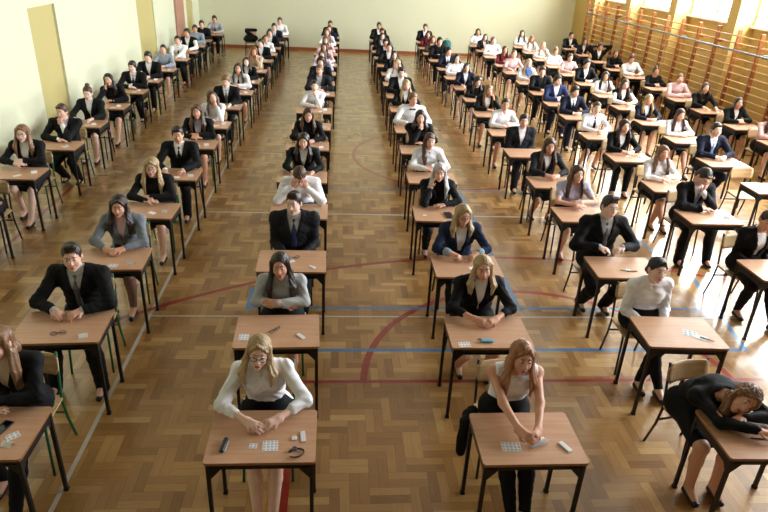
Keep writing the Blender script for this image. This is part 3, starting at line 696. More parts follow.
    if h < .013 and top in ('suit', 'shirt', 'blouse', 'denim', 'vest'):
        v = Vol(min(hh, .008)); r_ = .060 if M_ else .052
        for s in (1, -1):
            a_, b_, c_ = P3+u*.022-f*.045, P3+u*.012+e*s*(r_+.004)+f*.012, P3-u*.030+f*.080+e*s*.028
            v.cone(a_+e*s*.02, b_, .013, .014, .01); v.cone(b_, P3-u*.006+f*.068+e*s*.012, .014, .010, .01); v.cone(b_, c_, .012, .008, .01)
        np_mesh('collar', v.build(), fab(sc), root, OFF)
    if tie:
        v = Vol(min(hh, .009)); fr = lambda P, dd: P+f*dd
        if tie == 'bow':
            q = P3-u*.020+f*.082; v.cone(q-e*.012, q-e*.042, .006, .018, .004); v.cone(q+e*.012, q+e*.042, .006, .018, .004); v.ell(q, (.010,)*3)
            np_mesh('bow_tie', v.build(), fab('black'), root, OFF)
        else:
            k0, k1, k2, k3 = P3-u*.028+f*.076, P3-u*.075+f*.100, P2+f*.128, P1+f*.128
            v.ell(k0, (.018, .014, .017)); v.cone(k0, k1, .0075, .0085, .008, e, 1.7); v.cone(k1, k2, .009, .0095, .01, e, 2.3); v.cone(k2, k3, .0095, .010, .01, e, 3.0)
            np_mesh('tie', v.build(), fab(tie), root, OFF)
    if top == 'scarf': pass
    if bottom == 'trousers' or bottom == 'jeans':
        v = Vol(hc_*1.1); v.cone(P0-e*.075-u*.003, P0+e*.075-u*.003, .127, .127, .02); v.cone(P0, P0+u*.10, .128, .120, .02, e, 1.28); legs_(v, .016 if M_ else .008, 1.06 if M_ else .98)
        if not far: v.fn(folds(.003))
        np_mesh('trousers', v.build(), fab(bc), root, OFF)
    elif bottom == 'skirt':
        v = Vol(hc_*1.1); v.cone(P0-e*.075-u*.003, P0+e*.075-u*.003, .127, .127, .02); v.cone(P0, P0+u*.11, .126, .112, .02, e, 1.28)
        m = {s: leg[s][0]+(leg[s][1]-leg[s][0])*.80 for s in (1, -1)}
        for s in (1, -1): v.cone(leg[s][0], m[s], .096, .080, .06)
        v.cone((leg[1][0]+leg[-1][0])/2, (m[1]+m[-1])/2, .09, .068, .06)
        np_mesh('skirt', v.build(), fab(bc), root, OFF)
        if legs:
            v = Vol(hc_*1.1); legs_(v, .003, 1.0); np_mesh('tights', v.build(), fab(legs), root, OFF)
    if h < .017:
        for s in (1, -1):
            An = leg[s][2]; v = Vol(max(hh, .008)); v.cone(An+A(0, .012, -.052), An+A(0, -.125, -.060), .037, .026, .01, A(1, 0, 0), 1.05)
            if M_: v.cone(An+A(0, .012, -.03), An+A(0, -.02, -.045), .042, .040, .02)
            elif not M_ and bottom == 'skirt': v.ell(An+A(0, -.035, .0), (.034, .060, .034), k=.01, sub=True)
            v.fn((lambda z0: lambda X, Y, Z, F: np.maximum(F, z0-Z))(An[2]-.088))
            np_mesh('shoe', v.build(), shoe or shoe_m, root, OFF)
    root.scale = (scale,)*3
    return root

# ------------------------------------------------------------------ who sits where, nearest desk first in every column
COLN = {1: 'leftmost', 2: 'second', 3: 'third', 4: 'fourth', 5: 'fifth', 6: 'sixth', 7: 'seventh', 8: 'rightmost'}   # counted from the left
D = dict
SUIT = lambda jc='black', sc='white', tie='black', **k: D(sex='M', top='suit', jc=jc, sc=sc, tie=tie, hair='short', hc='dark', bottom='trousers', bc=jc if jc != 'blue' else 'navy', **k)
BLZ = lambda hc='brown', jc='black', sc='white', top='blazer', **k: D(D(sex='F', top=top, jc=jc, sc=sc, hair='long', hc=hc, bottom='skirt', bc='black'), **k)
BLS = lambda hc='brown', sc='white', top='blouse', **k: D(D(sex='F', top=top, sc=sc, hair='long', hc=hc, bottom='skirt', bc='black'), **k)
SHT = lambda hc='dark', sc='white', **k: D(D(sex='M', top='shirt', sc=sc, hair='short', hc=hc, bottom='trousers', bc='black'), **k)
COLS = {
 1: [(-4.30, 7.10, 'person in dark blazer mostly cut off by the left picture edge', BLZ('brown', pose='folded')),
     (-4.27, 8.40, 'smiling woman with glasses, light brown hair and black cardigan', BLZ('light', top='cardigan', pose='folded', glasses=True, head=(.1, .12, .05), legs=None)),
     (-4.25, 9.74, 'young man in black suit resting chin on his fist', D(SUIT(), pose='chin', tie=None, s0=1, hc='brown', head=(-.1, .2, 0))),
     (-4.31, 11.06, 'woman with hair in a top bun and black jacket', BLZ('brown', hair='bun', head=(.15, .35, .08), pose='flat')),
     (-4.31, 12.40, 'woman with long black hair, cheek on one hand', BLZ('black', pose='cheek', s0=-1, sc='black', top='sweater', head=(0, .1, -.22), side=-.12)),
     (-4.33, 13.82, 'young man in black suit, white shirt and blue tie', D(SUIT(tie='bluetie'), dz=1)),
     (-4.32, 15.05, 'young man in open black suit looking down', D(SUIT(tie=None), head=(0, .25, 0))),
     (-4.31, 16.45, 'young woman in grey shirt with bare legs and short hair', BLS('dark', sc='greyblue', hair='pony', top='blouse')),
     (-4.32, 18.10, 'young man in white shirt and dark tie', SHT('dark', tie='greytie', pose='front')),
     (-4.34, 19.43, 'young man in black waistcoat over white sleeves', D(SHT('dark'), top='vest', jc='black')),
     (-4.36, 20.71, 'young man in light grey shirt', SHT('brown', sc='greyblue')),
     (-4.39, 21.97, 'young man in black top with pale forearms', D(SUIT(tie=None), sc='charcoal')),
     (-4.25, 23.60, 'young man in pale grey shirt and tie', SHT('dark', sc='lightgrey', tie='bluetie'))],
 2: [(-2.25, 3.31, 'woman in black jacket, loose light brown hair, at left edge', BLZ('light', pose='folded', head=(-.2, .15, -.1), hl=.3, sc='beige', bottom='trousers')),
     (-2.22, 4.58, 'young man in black suit and grey tie with cropped quiff', D(SUIT(tie='greytie', sc='lightgrey'), hair='quiff', hc='dark', head=(.25, .16, .0), pose='apart', feet='wide')),
     (-2.22, 5.85, 'woman in grey blazer with long dark hair', BLZ('dark', jc='grey', sc='pink', pose='clasp', head=(.08, .2, .05), legs='tights')),
     (-2.22, 7.16, 'woman in black top and sunglasses with long blonde hair', BLZ('blond', top='sweater', sc='black', pose='folded', glasses=True, head=(.1, .22, .1), hl=.3)),
     (-2.20, 8.50, 'young man in black suit, white shirt and black tie', SUIT(tie='black', pose='flat')),
     (-2.22, 9.98, 'woman in black cardigan over pale top with long dark hair', BLZ('brown', top='cardigan', sc='lilac', pose='folded', head=(0, .02, 0), hl=.3)),
     (-2.20, 11.23, 'woman in white top with long brown hair turned aside', BLS('brown', pose='chin', s0=1, head=(.5, .05, -.25))),
     (-2.18, 12.68, 'young man in black suit with light brown hair', D(SUIT(tie='greytie'), hc='light', head=(0, .3, 0))),
     (-2.12, 14.05, 'woman in white blouse with dark ribbon tie', BLS('dark', tie='black', pose='folded')),
     (-2.10, 15.30, 'woman in black jacket with long black hair', BLZ('black')),
     (-2.08, 16.74, 'woman in beige jumper with reddish brown hair', BLS('auburn', sc='beige', top='blouse', pose='cheek', head=(.1, .15, .2))),
     (-2.08, 18.37, 'young man in black suit turned sideways', D(SUIT(tie=None), head=(-.4, .1, 0))),
     (-2.06, 19.60, 'young woman in white shirt with brown hair tied back', BLS('brown', hair='pony')),
     (-2.05, 20.90, 'young man in black jacket leaning forward', D(SUIT(tie=None), lean=.3)),
     (-2.04, 22.20, 'young man in navy suit', SUIT('navy', tie='black')),
     (-1.98, 23.80, 'tall young man in white shirt', SHT('brown', lean=.05))],
 3: [(-.44, 3.25, 'woman with glasses and blonde hair in sheer white blouse', BLS('blond', pose='clasp', glasses=True, head=(.05, .12, .14), hl=.20, feet='fwd', s0=-1, side=-.06, ew=.285, sleeve=1.5, shift=(-.02, -.04))),
     (-.45, 4.52, 'woman in pale grey top with crossed arms and long dark hair', BLS('dark', sc='lightgrey', pose='crossarm', head=(-.05, .12, -.08), hl=.30, fringe=False)),
     (-.41, 5.84, 'young man in dark suit and navy tie looking aside', D(SUIT(jc='charcoal', tie='bluetie', sc='lightgrey'), pose='lap', head=(-.25, .15, 0), hair='quiff', hc='dark', scale=1.03)),
     (-.41, 7.21, 'person in white shirt holding bowed head in both hands', D(SHT('brown'), pose='bowed', head=(0, .95, 0), lean=.32)),
     (-.43, 8.50, 'woman in black blazer over white turtleneck', BLZ('dark', top='blazer', sc='white', pose='flat', head=(-.05, .22, .08))),
     (-.42, 10.05, 'woman in black jacket with tousled brown hair', BLZ('brown', sc='black', hair='wavy', head=(.1, .2, .1))),
     (-.40, 11.31, None, None),
     (-.39, 12.55, 'woman in white shirt with hand at her chin', BLS('dark', pose='chin', hair='pony')),
     (-.33, 14.17, 'young man with fair cropped hair and grey shirt', D(SUIT(jc='charcoal', sc='lightgrey', tie=None), hair='crop', hc='light')),
     (-.33, 15.40, 'young man with curly dark hair in black jacket', D(SUIT(tie=None), hair='curly', hc='black')),
     (-.31, 16.70, 'young woman in lilac grey blouse with brown hair', BLS('brown', sc='lilac')),
     (-.28, 18.05, 'young woman in pink blouse with dark hair', BLS('dark', sc='pink')),
     (-.26, 20.00, 'young woman in white lace blouse bending forward', BLS('light', sc='pink', lean=.3)),
     (-.24, 21.40, 'young woman in white blouse with light brown hair', BLS('light')),
     (-.18, 22.70, 'young woman in navy jacket with black hair', BLZ('black', jc='navy', sc='navy', hair='bob')),
     (-.16, 24.00, 'young man in black suit by the back wall', SUIT(tie='black'))],
 4: [(1.33, 3.20, 'woman in sleeveless white top with long auburn hair', BLS('ginger', top='sleeveless', pose='front', head=(.05, .06, .12), hl=.24, bottom='trousers', feet='fwd', hair='long', s0=1, lean=.24, side=.02)),
     (1.35, 4.51, 'smiling woman in black blazer with straight blonde hair', BLZ('blond', pose='clasp', head=(-.05, .12, -.02), hl=.20, feet='back', fringe=False, sleeve=1.45, ew=.27)),
     (1.40, 5.76, 'woman in denim jacket and glasses with blonde hair', BLZ('blond', top='denim', jc='denim', pose='apart', glasses=True, head=(.2, .22, .06), hl=.20, bottom='jeans', bc='navy')),
     (1.36, 7.20, 'woman with silver dyed hair in black jacket holding a phone', BLZ('silver', pose='cheek', s0=-1, head=(-.1, .18, .0), hl=.30, sc='black', bottom='trousers')),
     (1.42, 8.57, 'woman in white shirt with long brown hair over one shoulder', BLS('brown', pose='folded', hair='sideswept', s0=-1, head=(.05, .15, -.05))),
     (1.45, 9.99, 'woman in black top with dark fringe resting on one hand', BLZ('dark', top='sweater', pose='chin', s0=-1, hair='long', head=(0, .12, 0), hl=.18)),
     (1.47, 11.28, 'young man in white shirt and black bow tie', SHT('light', tie='bow', hair='crop', pose='apart', scale=1.04)),
     (1.51, 12.90, 'woman with long blonde hair over a black jacket', BLZ('blond', hl=.3)),
     (1.53, 14.20, 'young man with dark hair behind the blonde woman', SUIT(tie=None)),
     (1.55, 15.60, 'woman in white shirt with long blonde hair facing left', BLS('blond', head=(-.7, .2, 0), hl=.32)),
     (1.60, 16.97, 'woman in black top with black hair', BLZ('black', sc='black')),
     (1.56, 18.30, 'young man in dark jacket hunched over his desk', D(SUIT(tie=None), lean=.3)),
     (1.56, 19.70, 'young man with chin propped on his hands', D(SUIT(tie=None), pose='chin', lean=.25)),
     (1.55, 20.95, 'young woman with pale face and black jacket', BLZ('dark')),
     (1.62, 22.20, 'young man in black suit and white shirt', SUIT(tie='black')),
     (1.60, 23.55, 'young man in black suit sitting by the back wall', SUIT(tie=None))],
 5: [(3.01, 3.21, 'woman in black lying on folded arms, wavy hair loose', BLZ('light', top='sweater', pose='lying', head=(-.35, .12, .75), lean=.78, hl=.24, hair='wavy', side=.0, shift=(-.16, .03), cshift=(-.10, -.02), feet='mid', twist=.15)),
     (3.07, 4.51, 'woman in white blouse with dark pinned up hair', BLS('black', pose='lap', hair='pony', head=(.05, .02, .10), bottom='trousers', feet='crossed', fringe=True, side=-.04, shift=(-.07, 0))),
     (3.10, 5.77, 'tall young man in black suit and patterned grey tie', D(SUIT(tie='greytie', sc='lightgrey'), pose='fists', head=(.15, .15, .08), hair='quiff', lean=.08, scale=1.05, shift=(-.07, 0))),
     (3.20, 7.26, 'woman in lilac short sleeved shirt with long brown hair', BLS('brown', sc='lilac', top='shortsleeve', pose='folded', head=(.1, .08, .05), hl=.28, shoe='red')),
     (3.21, 8.49, 'woman in dark blazer with very long straight brown hair', BLZ('brown', jc='charcoal', pose='clasp', hl=.36, head=(-.05, .2, 0))),
     (3.22, 9.96, 'young man in dark suit with open white collar', SUIT(jc='charcoal', tie=None, pose='lap')),
     (3.22, 11.25, 'young woman in white shirt with dark hair tied back', BLS('dark', hair='pony', pose='folded')),
     (3.23, 12.70, 'woman in black cardigan touching her long light brown hair', BLZ('light', top='cardigan', pose='cheek', hl=.28)),
     (3.27, 14.10, 'woman in black bending low over her desk, dark hair', BLZ('dark', top='sweater', lean=.35, head=(.2, .5, 0))),
     (3.27, 15.40, 'young woman in navy jacket with dark bobbed hair', BLZ('dark', jc='navy', hair='bob')),
     (3.26, 16.75, 'woman in white blouse with black shoulder length hair', BLS('black', hair='bob', pose='folded')),
     (3.26, 18.11, 'young man in dark suit looking to the right', D(SUIT(jc='navy', tie='black'), head=(.5, .1, 0))),
     (3.22, 19.60, 'broad young man in black sweater', D(SUIT(tie=None, sc='black'), scale=1.03)),
     (3.22, 20.95, 'young woman in brown jacket with auburn hair', BLZ('auburn', jc='brownjacket')),
     (3.22, 22.20, 'young woman in wine coloured top with dark hair', BLZ('dark', jc='wine', top='sweater')),
     (3.31, 23.70, 'young man in black suit nearest the back wall', SUIT(tie='black'))],
 6: [(4.86, 5.75, 'woman in black cardigan at the right picture edge', BLZ('black', top='cardigan', sc='white', pose='lap', hair='pony', head=(-.3, .3, .1), side=.03, bottom='trousers', feet='split', shift=(-.02, .0))),
     (4.89, 7.26, 'young man in black suit hiding his face behind his hand', D(SUIT(tie='skytie'), pose='head_hand', s0=1, head=(.35, .85, .25), lean=.26, feet='wide')),
     (4.95, 8.42, 'woman in white blouse with long light brown hair', BLS('light', pose='folded', head=(-.05, .1, 0), feet='crossed', hl=.26)),
     (4.95, 9.85, 'woman in black blazer with dark fringe and white collar', BLZ('dark', pose='clasp', hl=.26, bottom='trousers')),
     (4.98, 11.20, 'woman in white shirt with dark ribbon hanging from her collar', BLS('brown', tie='black', hair='pony', pose='clasp')),
     (5.08, 12.70, 'young man in black suit and black tie looking ahead', SUIT(tie='black', jc='navy')),
     (5.10, 13.91, 'young man in blue suit with open collar', SUIT(jc='blue', tie=None)),
     (5.10, 15.10, 'young man in black suit and glasses', D(SUIT(tie=None, sc='charcoal'), glasses=True, hc='brown')),
     (5.12, 16.40, 'woman with blonde hair and a blue scarf over white', BLS('blond', scarf=True)),
     (5.12, 17.90, 'woman in pale pink shirt with light brown hair', BLS('light', sc='pink', hair='pony')),
     (5.16, 19.10, 'woman in wine red blouse with brown hair', BLS('brown', sc='wine')),
     (5.17, 20.75, 'young man in white shirt with cropped hair', SHT('light', hair='crop')),
     (5.20, 22.10, 'woman in black jacket with brown hair', BLZ('brown')),
     (5.19, 23.30, 'woman in white blouse with dark brown bob', BLS('dark', hair='bob'))],
 7: [(6.53, 8.43, None, None),
     (6.51, 9.71, 'young man in black suit, white shirt and light blue tie', SUIT(tie='skytie', jc='navy', pose='clasp', head=(-.1, .12, 0))),
     (6.60, 11.09, 'woman in white sweater with long brown hair', BLS('brown', pose='folded', head=(0, .25, 0), hl=.28)),
     (6.58, 12.40, 'woman in navy cardigan and glasses with blonde hair', BLZ('blond', jc='navy', glasses=True, pose='clasp', hl=.26)),
     (6.64, 13.77, 'woman in white shirt under black pinafore', D(BLS('brown'), top='vest', jc='black', sc='white')),
     (6.70, 15.05, 'woman in white shirt with long dark hair', BLS('dark', pose='clasp', hl=.3)),
     (6.77, 16.55, 'young man in open black jacket and white shirt', SUIT(tie=None)),
     (6.78, 17.90, 'woman in pink blouse with brown hair and shoulder strap', BLS('brown', sc='pink', hair='pony')),
     (6.79, 19.25, 'woman in white top with light hair tied back', BLS('light', hair='bun')),
     (6.78, 20.55, 'woman in white blouse with blonde hair', BLS('blond')),
     (6.85, 22.10, 'woman in white blouse with light brown hair, head tilted', BLS('light', head=(0, .1, .3))),
     (6.87, 23.45, 'woman in white blouse with long black hair', BLS('black', pose='folded'))],
 8: [(8.42, 11.00, 'person in pale pink shirt cut off by right picture edge', BLS('brown', sc='pink')),
     (8.46, 12.24, 'woman in black jacket with chin length dark hair', BLZ('dark', hair='bob', pose='folded')),
     (8.50, 13.65, 'woman in dark blazer with brown hair by the wall bars', BLZ('brown', sc='charcoal', pose='flat', hl=.16)),
     (8.52, 14.87, 'older man in pale pink shirt with thinning hair', SHT('light', sc='pink', hair='crop', pose='folded')),
     (8.55, 16.20, 'woman in black jacket with dark hair pinned up', BLZ('dark', hair='bun', sc='black', pose='folded')),
     (8.66, 17.85, 'young man in white shirt leaning left', SHT('brown', side=-.12)),
     (8.64, 19.10, 'woman in black with dark brown hair against the wall bars', BLZ('dark', sc='charcoal', hl=.18)),
     (8.70, 20.55, 'young man in black jacket holding both hands to his head', D(SUIT(tie=None), pose='arms_up')),
     (8.70, 21.95, 'young woman in black jacket over white shirt with black hair', BLZ('black')),
     (8.75, 23.50, 'young man in black suit in the far back corner', SUIT(tie=None))],
}
def lod(y): return .0078 if y < 5 else .0095 if y < 8 else .012 if y < 11 else .015 if y < 15 else .019
desk0 = {}; chair0 = {}
def place(proto_dict, key, make, loc, rz, label, cat, group):
    if key not in proto_dict:
        r = make(); kids(r); proto_dict[key] = r
    else: r = copy_tree(proto_dict[key])
    r.location = loc; r.rotation_euler = (0, 0, rz); r['label'] = label; r['category'] = cat; r['group'] = group
    return r
ROT = {(2, 1): .05, (2, 2): .04, (3, 1): .03, (5, 1): -.05, (5, 2): -.03, (5, 0): -.03, (4, 3): -.03, (2, 3): -.03, (7, 1): .03, (6, 0): .03}
paper_m = plain('white_paper', (240, 240, 240), .7)
ink = plain('printed_ink', (88, 108, 150), .8)
DT = .7505
def sheet(name, x, y, w, d, rz, label, cat, z=DT, mat=None, grid=None, group=None, tent=False):
    """thin paper with printed cells, or a folded card standing up a little"""
    b = bmesh.new()
    if tent:
        for s in (1, -1):
            q = [(-w/2, 0, .028), (w/2, 0, .028), (w/2, s*d*.5, 0), (-w/2, s*d*.5, 0)]
            a_ = [b.verts.new(p) for p in q]; c_ = [b.verts.new((p[0], p[1]*.95, p[2]-.0015 if p[2] > 0 else 0.0003)) for p in q]
            b.faces.new(a_); b.faces.new(c_[::-1])
            for k in range(4): b.faces.new((a_[k], c_[k], c_[(k+1) % 4], a_[(k+1) % 4]))
        bmesh.ops.recalc_face_normals(b, faces=b.faces)
    else:
        box(b, -w/2, w/2, -d/2, d/2, 0, .0012)
        if grid:
            nx, ny = grid
            for i in range(nx):
                for j in range(ny):
                    cx, cy_ = -w/2+w*(i+.5)/nx, -d/2+d*(j+.5)/ny
                    for t in range(3):
                        yy = cy_-d/ny*.25+t*d/ny*.22; box(b, cx-w/nx*.36, cx+w/nx*(.36-.12*(t == 1)), yy, yy+d/ny*.10, .0012, .0015, 1)
    o = mesh_obj(name, b, [mat or paper_m, ink]); o.location = (x, y, z); o.rotation_euler = (0, 0, rz)
    return tag(o, label, cat, group)
card0 = []; slip0 = []
def small_item(store, make, loc, rz, label, cat, group):
    if not store: store.append(make())
    o = store[0] if len(store) == 1 and not store[0].get('label') else store[0].copy()
    if o.name not in COL.objects: COL.objects.link(o)
    o.location = loc; o.rotation_euler = (0, 0, rz); tag(o, label, cat, group)
PEOPLE = {}
rl = random.Random(4)
for c, rows in COLS.items():
    for k, (x, y, who, spec) in enumerate(rows):
        suf = '%s desk, %s column' % (ordn[k], COLN[c]); rz = ROT.get((c, k), rl.uniform(-.02, .02) if y > 8 else 0)
        green = c <= 3 and (k*7+c*3) % 5 < 3
        near = y < 9
        place(desk0, near, lambda: make_desk(frame_black, near), (x, y, 0), rz, 'beech topped single exam desk with dark steel legs, '+suf, 'desk', 'single exam desks set out in columns')
        if (c, k) in ((3, 0), (2, 0), (2, 1), (2, 3)): green = True
        sp = dict(spec) if spec else {}
        cs = sp.pop('cshift', sp.get('shift', (0, 0)))
        place(chair0, (green, near), lambda: make_chair(frame_green if green else frame_black, 8 if near else 5), (x+cs[0], y+.56+cs[1], 0), (.18 if c == 5 and k == 0 else rz),
              'plywood school chair with %s tube frame at the %s' % ('green' if green else 'black', suf), 'chair', 'plywood school chairs')
        if spec:
            sh = sp.pop('shift', (0, 0)); sp.pop('dz', 0); scarf = sp.pop('scarf', False)
            if sp.get('shoe') == 'red': sp['shoe'] = red_shoe
            rr = random.Random(c*100+k)
            sp.setdefault('skin', ['fair', 'warm', 'pale'][rr.randrange(3)])
            if y > 8 and 'head' not in sp: sp['head'] = (rr.uniform(-.25, .25), rr.uniform(-.02, .22), rr.uniform(-.08, .08))
            if y > 8 and 'pose' not in sp: sp['pose'] = rr.choice(['clasp', 'flat', 'folded', 'clasp'])
            if 'feet' not in sp: sp['feet'] = rr.choice(['mid', 'split', 'back', 'mid'])
            if y > 8: sp['scale'] = sp.get('scale', 1)*rr.uniform(.97, 1.03)
            r = person((x+sh[0], y+sh[1], 0), who+', '+suf, seed=c*31+k, h=lod(y), group=None, **sp)
            PEOPLE[(c, k)] = r
            if scarf:
                v = Vol(.012); v.cone((-.05, .40, 1.04), (.05, .40, 1.04), .05, .05, .03); v.cone((-.04, .35, .99), (.0, .34, .88), .05, .035, .03); v.cone((.04, .35, .99), (.02, .34, .86), .05, .03, .03)
                np_mesh('scarf', v.build(), fab('scarfblue'), r, (0, .5, 0))
        if y > 5.9 and y < 19 and not (c == 4 and k == 3):
            a = rl.uniform(-.5, .5)
            small_item(card0, lambda: sheet('name_card', 0, 0, .075, .05, 0, None, None, tent=True), (x+.22+rl.uniform(-.03, .03), y-.02+rl.uniform(-.08, .08), DT), a, 'small folded white card on the '+suf, 'card', 'white cards on the desks')
            small_item(slip0, lambda: sheet('paper_slip', 0, 0, .10, .06, 0, None, None), (x+.10+rl.uniform(-.05, .06), y-.11+rl.uniform(-.05, .04), DT), a*2, 'small white paper slip on the '+suf, 'paper', 'paper slips on the desks')

# ------------------------------------------------------------------ things on the front desks
plastic_w = plain('white_plastic', (232, 232, 236), .35); plastic_b = plain('black_plastic', (22, 22, 26), .3)
def pen(x, y, rz, L, m, label, z=DT, r=.0042, group=None):
    o = mesh_obj('pen', sweep_to(bmesh.new(), [(-L/2, 0, r), (-L/2+.01, 0, r), (L*.38, 0, r), (L*.46, 0, r), (L/2, 0, r)], [r*.8, r, r, r*.6, r*.15], seg=8), m, None, True)
    o.location = (x, y, z); o.rotation_euler = (0, 0, rz); return tag(o, label, 'pen', group)
def spect(x, y, rz, label):
    r = empty('folded_spectacles', (x, y, DT), rz); tag(r, label, 'glasses'); gm = plain('glasses_frame', (22, 18, 20), .3)
    b = bmesh.new()
    for s in (1, -1): sweep(b, [(s*.033+.026*math.cos(a), 0, .02+.017*math.sin(a)) for a in np.linspace(0, 2*math.pi, 15)], .002, seg=6)
    sweep(b, [(-.008, 0, .024), (.008, 0, .024)], .002, seg=6); mesh_obj('rim', b, gm, r, True)
    for s in (1, -1): mesh_obj('temple', sweep_to(bmesh.new(), [(s*.058, 0, .024), (s*.055, .012, .012), (-s*.05, .03+.01*s, .004)], .002, seg=6), gm, r, True)
def eraser_card(x, y, w, d, rz, label, h=.006):
    b = bmesh.new(); box(b, -w/2, w/2, -d/2, d/2, 0, h); o = mesh_obj('white_tag', b, plastic_w, bevel=.0015); o.location = (x, y, DT); o.rotation_euler = (0, 0, rz); return tag(o, label, 'tag')
def L_(c, k, dx, dy):
    x, y = COLS[c][k][:2]; return x+dx, y+dy
# third column, front desk: folded glasses case, sheet of codes, square tag, strip, wristwatch
x, y = L_(3, 0, -.24, -.10)
v = Vol(.004); v.cone((-.055, 0, .013), (.055, 0, .013), .0125, .0125, .01, A(0, 1, 0), 1.3); o = np_mesh('glasses_case', v.build(), plastic_b, None); o.location = (x, y, DT); o.rotation_euler = (0, 0, 1.45); tag(o, 'slim black case with pale edge on the left of the front desk, third column', 'case')
b = bmesh.new(); box(b, -.05, .05, -.0035, .0035, .0, .0016); q = mesh_obj('edge_strip', b, plastic_w, o); q.location = (0, -.019, .004)
sheet('code_sheet', *L_(3, 0, .055, -.10), .10, .095, .04, 'white sheet printed with rows of small labels, front desk, third column', 'paper', grid=(4, 4))
sheet('small_label', *L_(3, 0, -.055, -.10), .052, .045, -.05, 'tiny printed paper label before the folded hands, front desk, third column', 'paper', grid=(2, 2))
eraser_card(*L_(3, 0, .205, -.035), .03, .035, 0, 'small square white tag on the front desk, third column')
eraser_card(*L_(3, 0, .262, -.02), .032, .10, .12, 'narrow white strip card near the right edge, front desk, third column')
x, y = L_(3, 0, .225, -.175); w = empty('wristwatch', (x, y, DT), .3); tag(w, 'dark strap wristwatch lying open on the front desk, third column', 'watch')
mesh_obj('strap', sweep_to(bmesh.new(), [(.052*math.cos(a), .036*math.sin(a), .008) for a in np.linspace(-2.6, 2.5, 24)], .0045, seg=6, flat=1.5), plastic_b, w, True)
b = bmesh.new(); bmesh.ops.create_cone(b, cap_ends=True, segments=20, radius1=.019, radius2=.017, depth=.010, matrix=Matrix.Translation((0, .037, .012))); mesh_obj('watch_case', b, steel, w)
b = bmesh.new(); bmesh.ops.create_cone(b, cap_ends=True, segments=20, radius1=.014, radius2=.014, depth=.001, matrix=Matrix.Translation((0, .037, .0178))); mesh_obj('dial', b, plain('watch_dial', (60, 80, 120), .2), w)
# fourth column, front desk
sheet('code_sheet', *L_(4, 0, -.13, -.09), .13, .085, -.05, 'white sheet printed with code boxes, front desk, fourth column', 'paper', grid=(5, 3))
x, y = L_(4, 0, .06, -.07); r = empty('plastic_pencil_case', (x, y, DT), .35); tag(r, 'clear plastic pencil case with pens inside, front desk, fourth column', 'pencil case')
clear, nt_, pb_ = new_mat('clear_plastic'); pb_.inputs['Base Color'].default_value = (.85, .88, .92, 1); pb_.inputs['Roughness'].default_value = .12; pb_.inputs['Alpha'].default_value = .38
v = Vol(.004); v.cone((-.06, 0, .014), (.06, 0, .014), .0135, .0135, .01, A(0, 1, 0), 2.0); np_mesh('pouch', v.build(), clear, r)
b = bmesh.new(); sweep(b, [(-.055, .024, .02), (.06, .024, .02)], .003, seg=6); mesh_obj('zip', b, plastic_w, r, True)
pen(x-.005, y-.006, .5, .09, plain('blue_ink_pen', (60, 80, 160), .3), 'blue pen inside the clear pencil case on the fourth column front desk', z=DT+.006)
pen(x+.01, y+.008, .2, .08, plastic_b, 'black pen inside the clear pencil case on the fourth column front desk', z=DT+.008)
eraser_card(*L_(4, 0, .235, -.10), .035, .10, .45, 'slanted white strip card near the right edge, front desk, fourth column', .010)
# second column, front desk: phone, papers, card
b = bmesh.new(); box(b, -.033, .033, -.062, .062, 0, .010); o = mesh_obj('mobile_phone', b, plastic_b, bevel=.003); o.location = (*L_(2, 0, .12, .04), DT); o.rotation_euler = (0, 0, -.3); tag(o, 'black mobile phone beside the sleeve, front desk, second column', 'phone')
b = bmesh.new(); box(b, -.029, .029, -.052, .052, 0, .0006); q = mesh_obj('screen', b, plain('phone_screen', (12, 14, 20), .08), o); q.location = (0, 0, .010)
sheet('code_sheet', *L_(2, 0, .215, -.04), .08, .06, .7, 'small printed sheet on the front desk, second column', 'paper', grid=(3, 2))
sheet('name_card', *L_(2, 0, .22, -.12), .07, .05, -.3, 'white folded card near the right corner, front desk, second column', 'card', tent=True)
sheet('small_label', *L_(2, 0, .14, -.13), .05, .05, .2, 'small white label in the middle, front desk, second column', 'paper', grid=(2, 2))
# fifth column, front desk
pen(*L_(5, 0, -.04, -.06), -.15, .13, plastic_b, 'thin black pen on the left of the front desk, fifth column')
pen(*L_(5, 0, .05, -.13), -.05, .12, plain('grey_pen', (70, 70, 80), .3), 'grey pen lower on the front desk, fifth column')
sheet('small_label', *L_(5, 0, .07, -.03), .065, .05, .1, 'small white sticker label between pens, front desk, fifth column', 'paper', grid=(2, 1))
sheet('paper_slip', *L_(5, 0, .22, -.11), .12, .09, -.1, 'blank white paper at the right, front desk, fifth column', 'paper')
# second desks
x0, y0_ = COLS[2][1][:2]
spect(x0+.02, y0_-.13, .3, 'dark folded spectacles on the second desk, second column')
sheet('name_card', x0+.22, y0_-.15, .07, .05, .3, 'white folded card on the second desk, second column', 'card', tent=True)
x0, y0_ = COLS[3][1][:2]
spect(x0-.02, y0_-.02, .9, 'dark folded spectacles on the second desk, third column')
sheet('code_sheet', x0-.27, y0_-.10, .08, .09, 0, 'printed sheet at the left edge of the second desk, third column', 'paper', grid=(3, 3))
eraser_card(x0+.20, y0_-.09, .035, .09, .7, 'white strip card on the second desk, third column')
x0, y0_ = COLS[4][1][:2]
sheet('code_sheet', x0-.24, y0_-.20, .10, .07, .05, 'printed sheet at the left corner of the second desk, fourth column', 'paper', grid=(4, 2))
v = Vol(.004); v.cone((-.045, 0, .012), (.045, 0, .012), .0115, .0115, .01, A(0, 1, 0), 1.9); o = np_mesh('tissue_pack', v.build(), plain('light_blue_plastic', (120, 185, 215), .3), None); o.location = (x0-.04, y0_-.16, DT); tag(o, 'light blue plastic tissue pack on the second desk, fourth column', 'tissue pack')
pen(x0-.05, y0_-.125, .0, .13, plastic_b, 'black pen behind the blue tissue pack, second desk, fourth column')
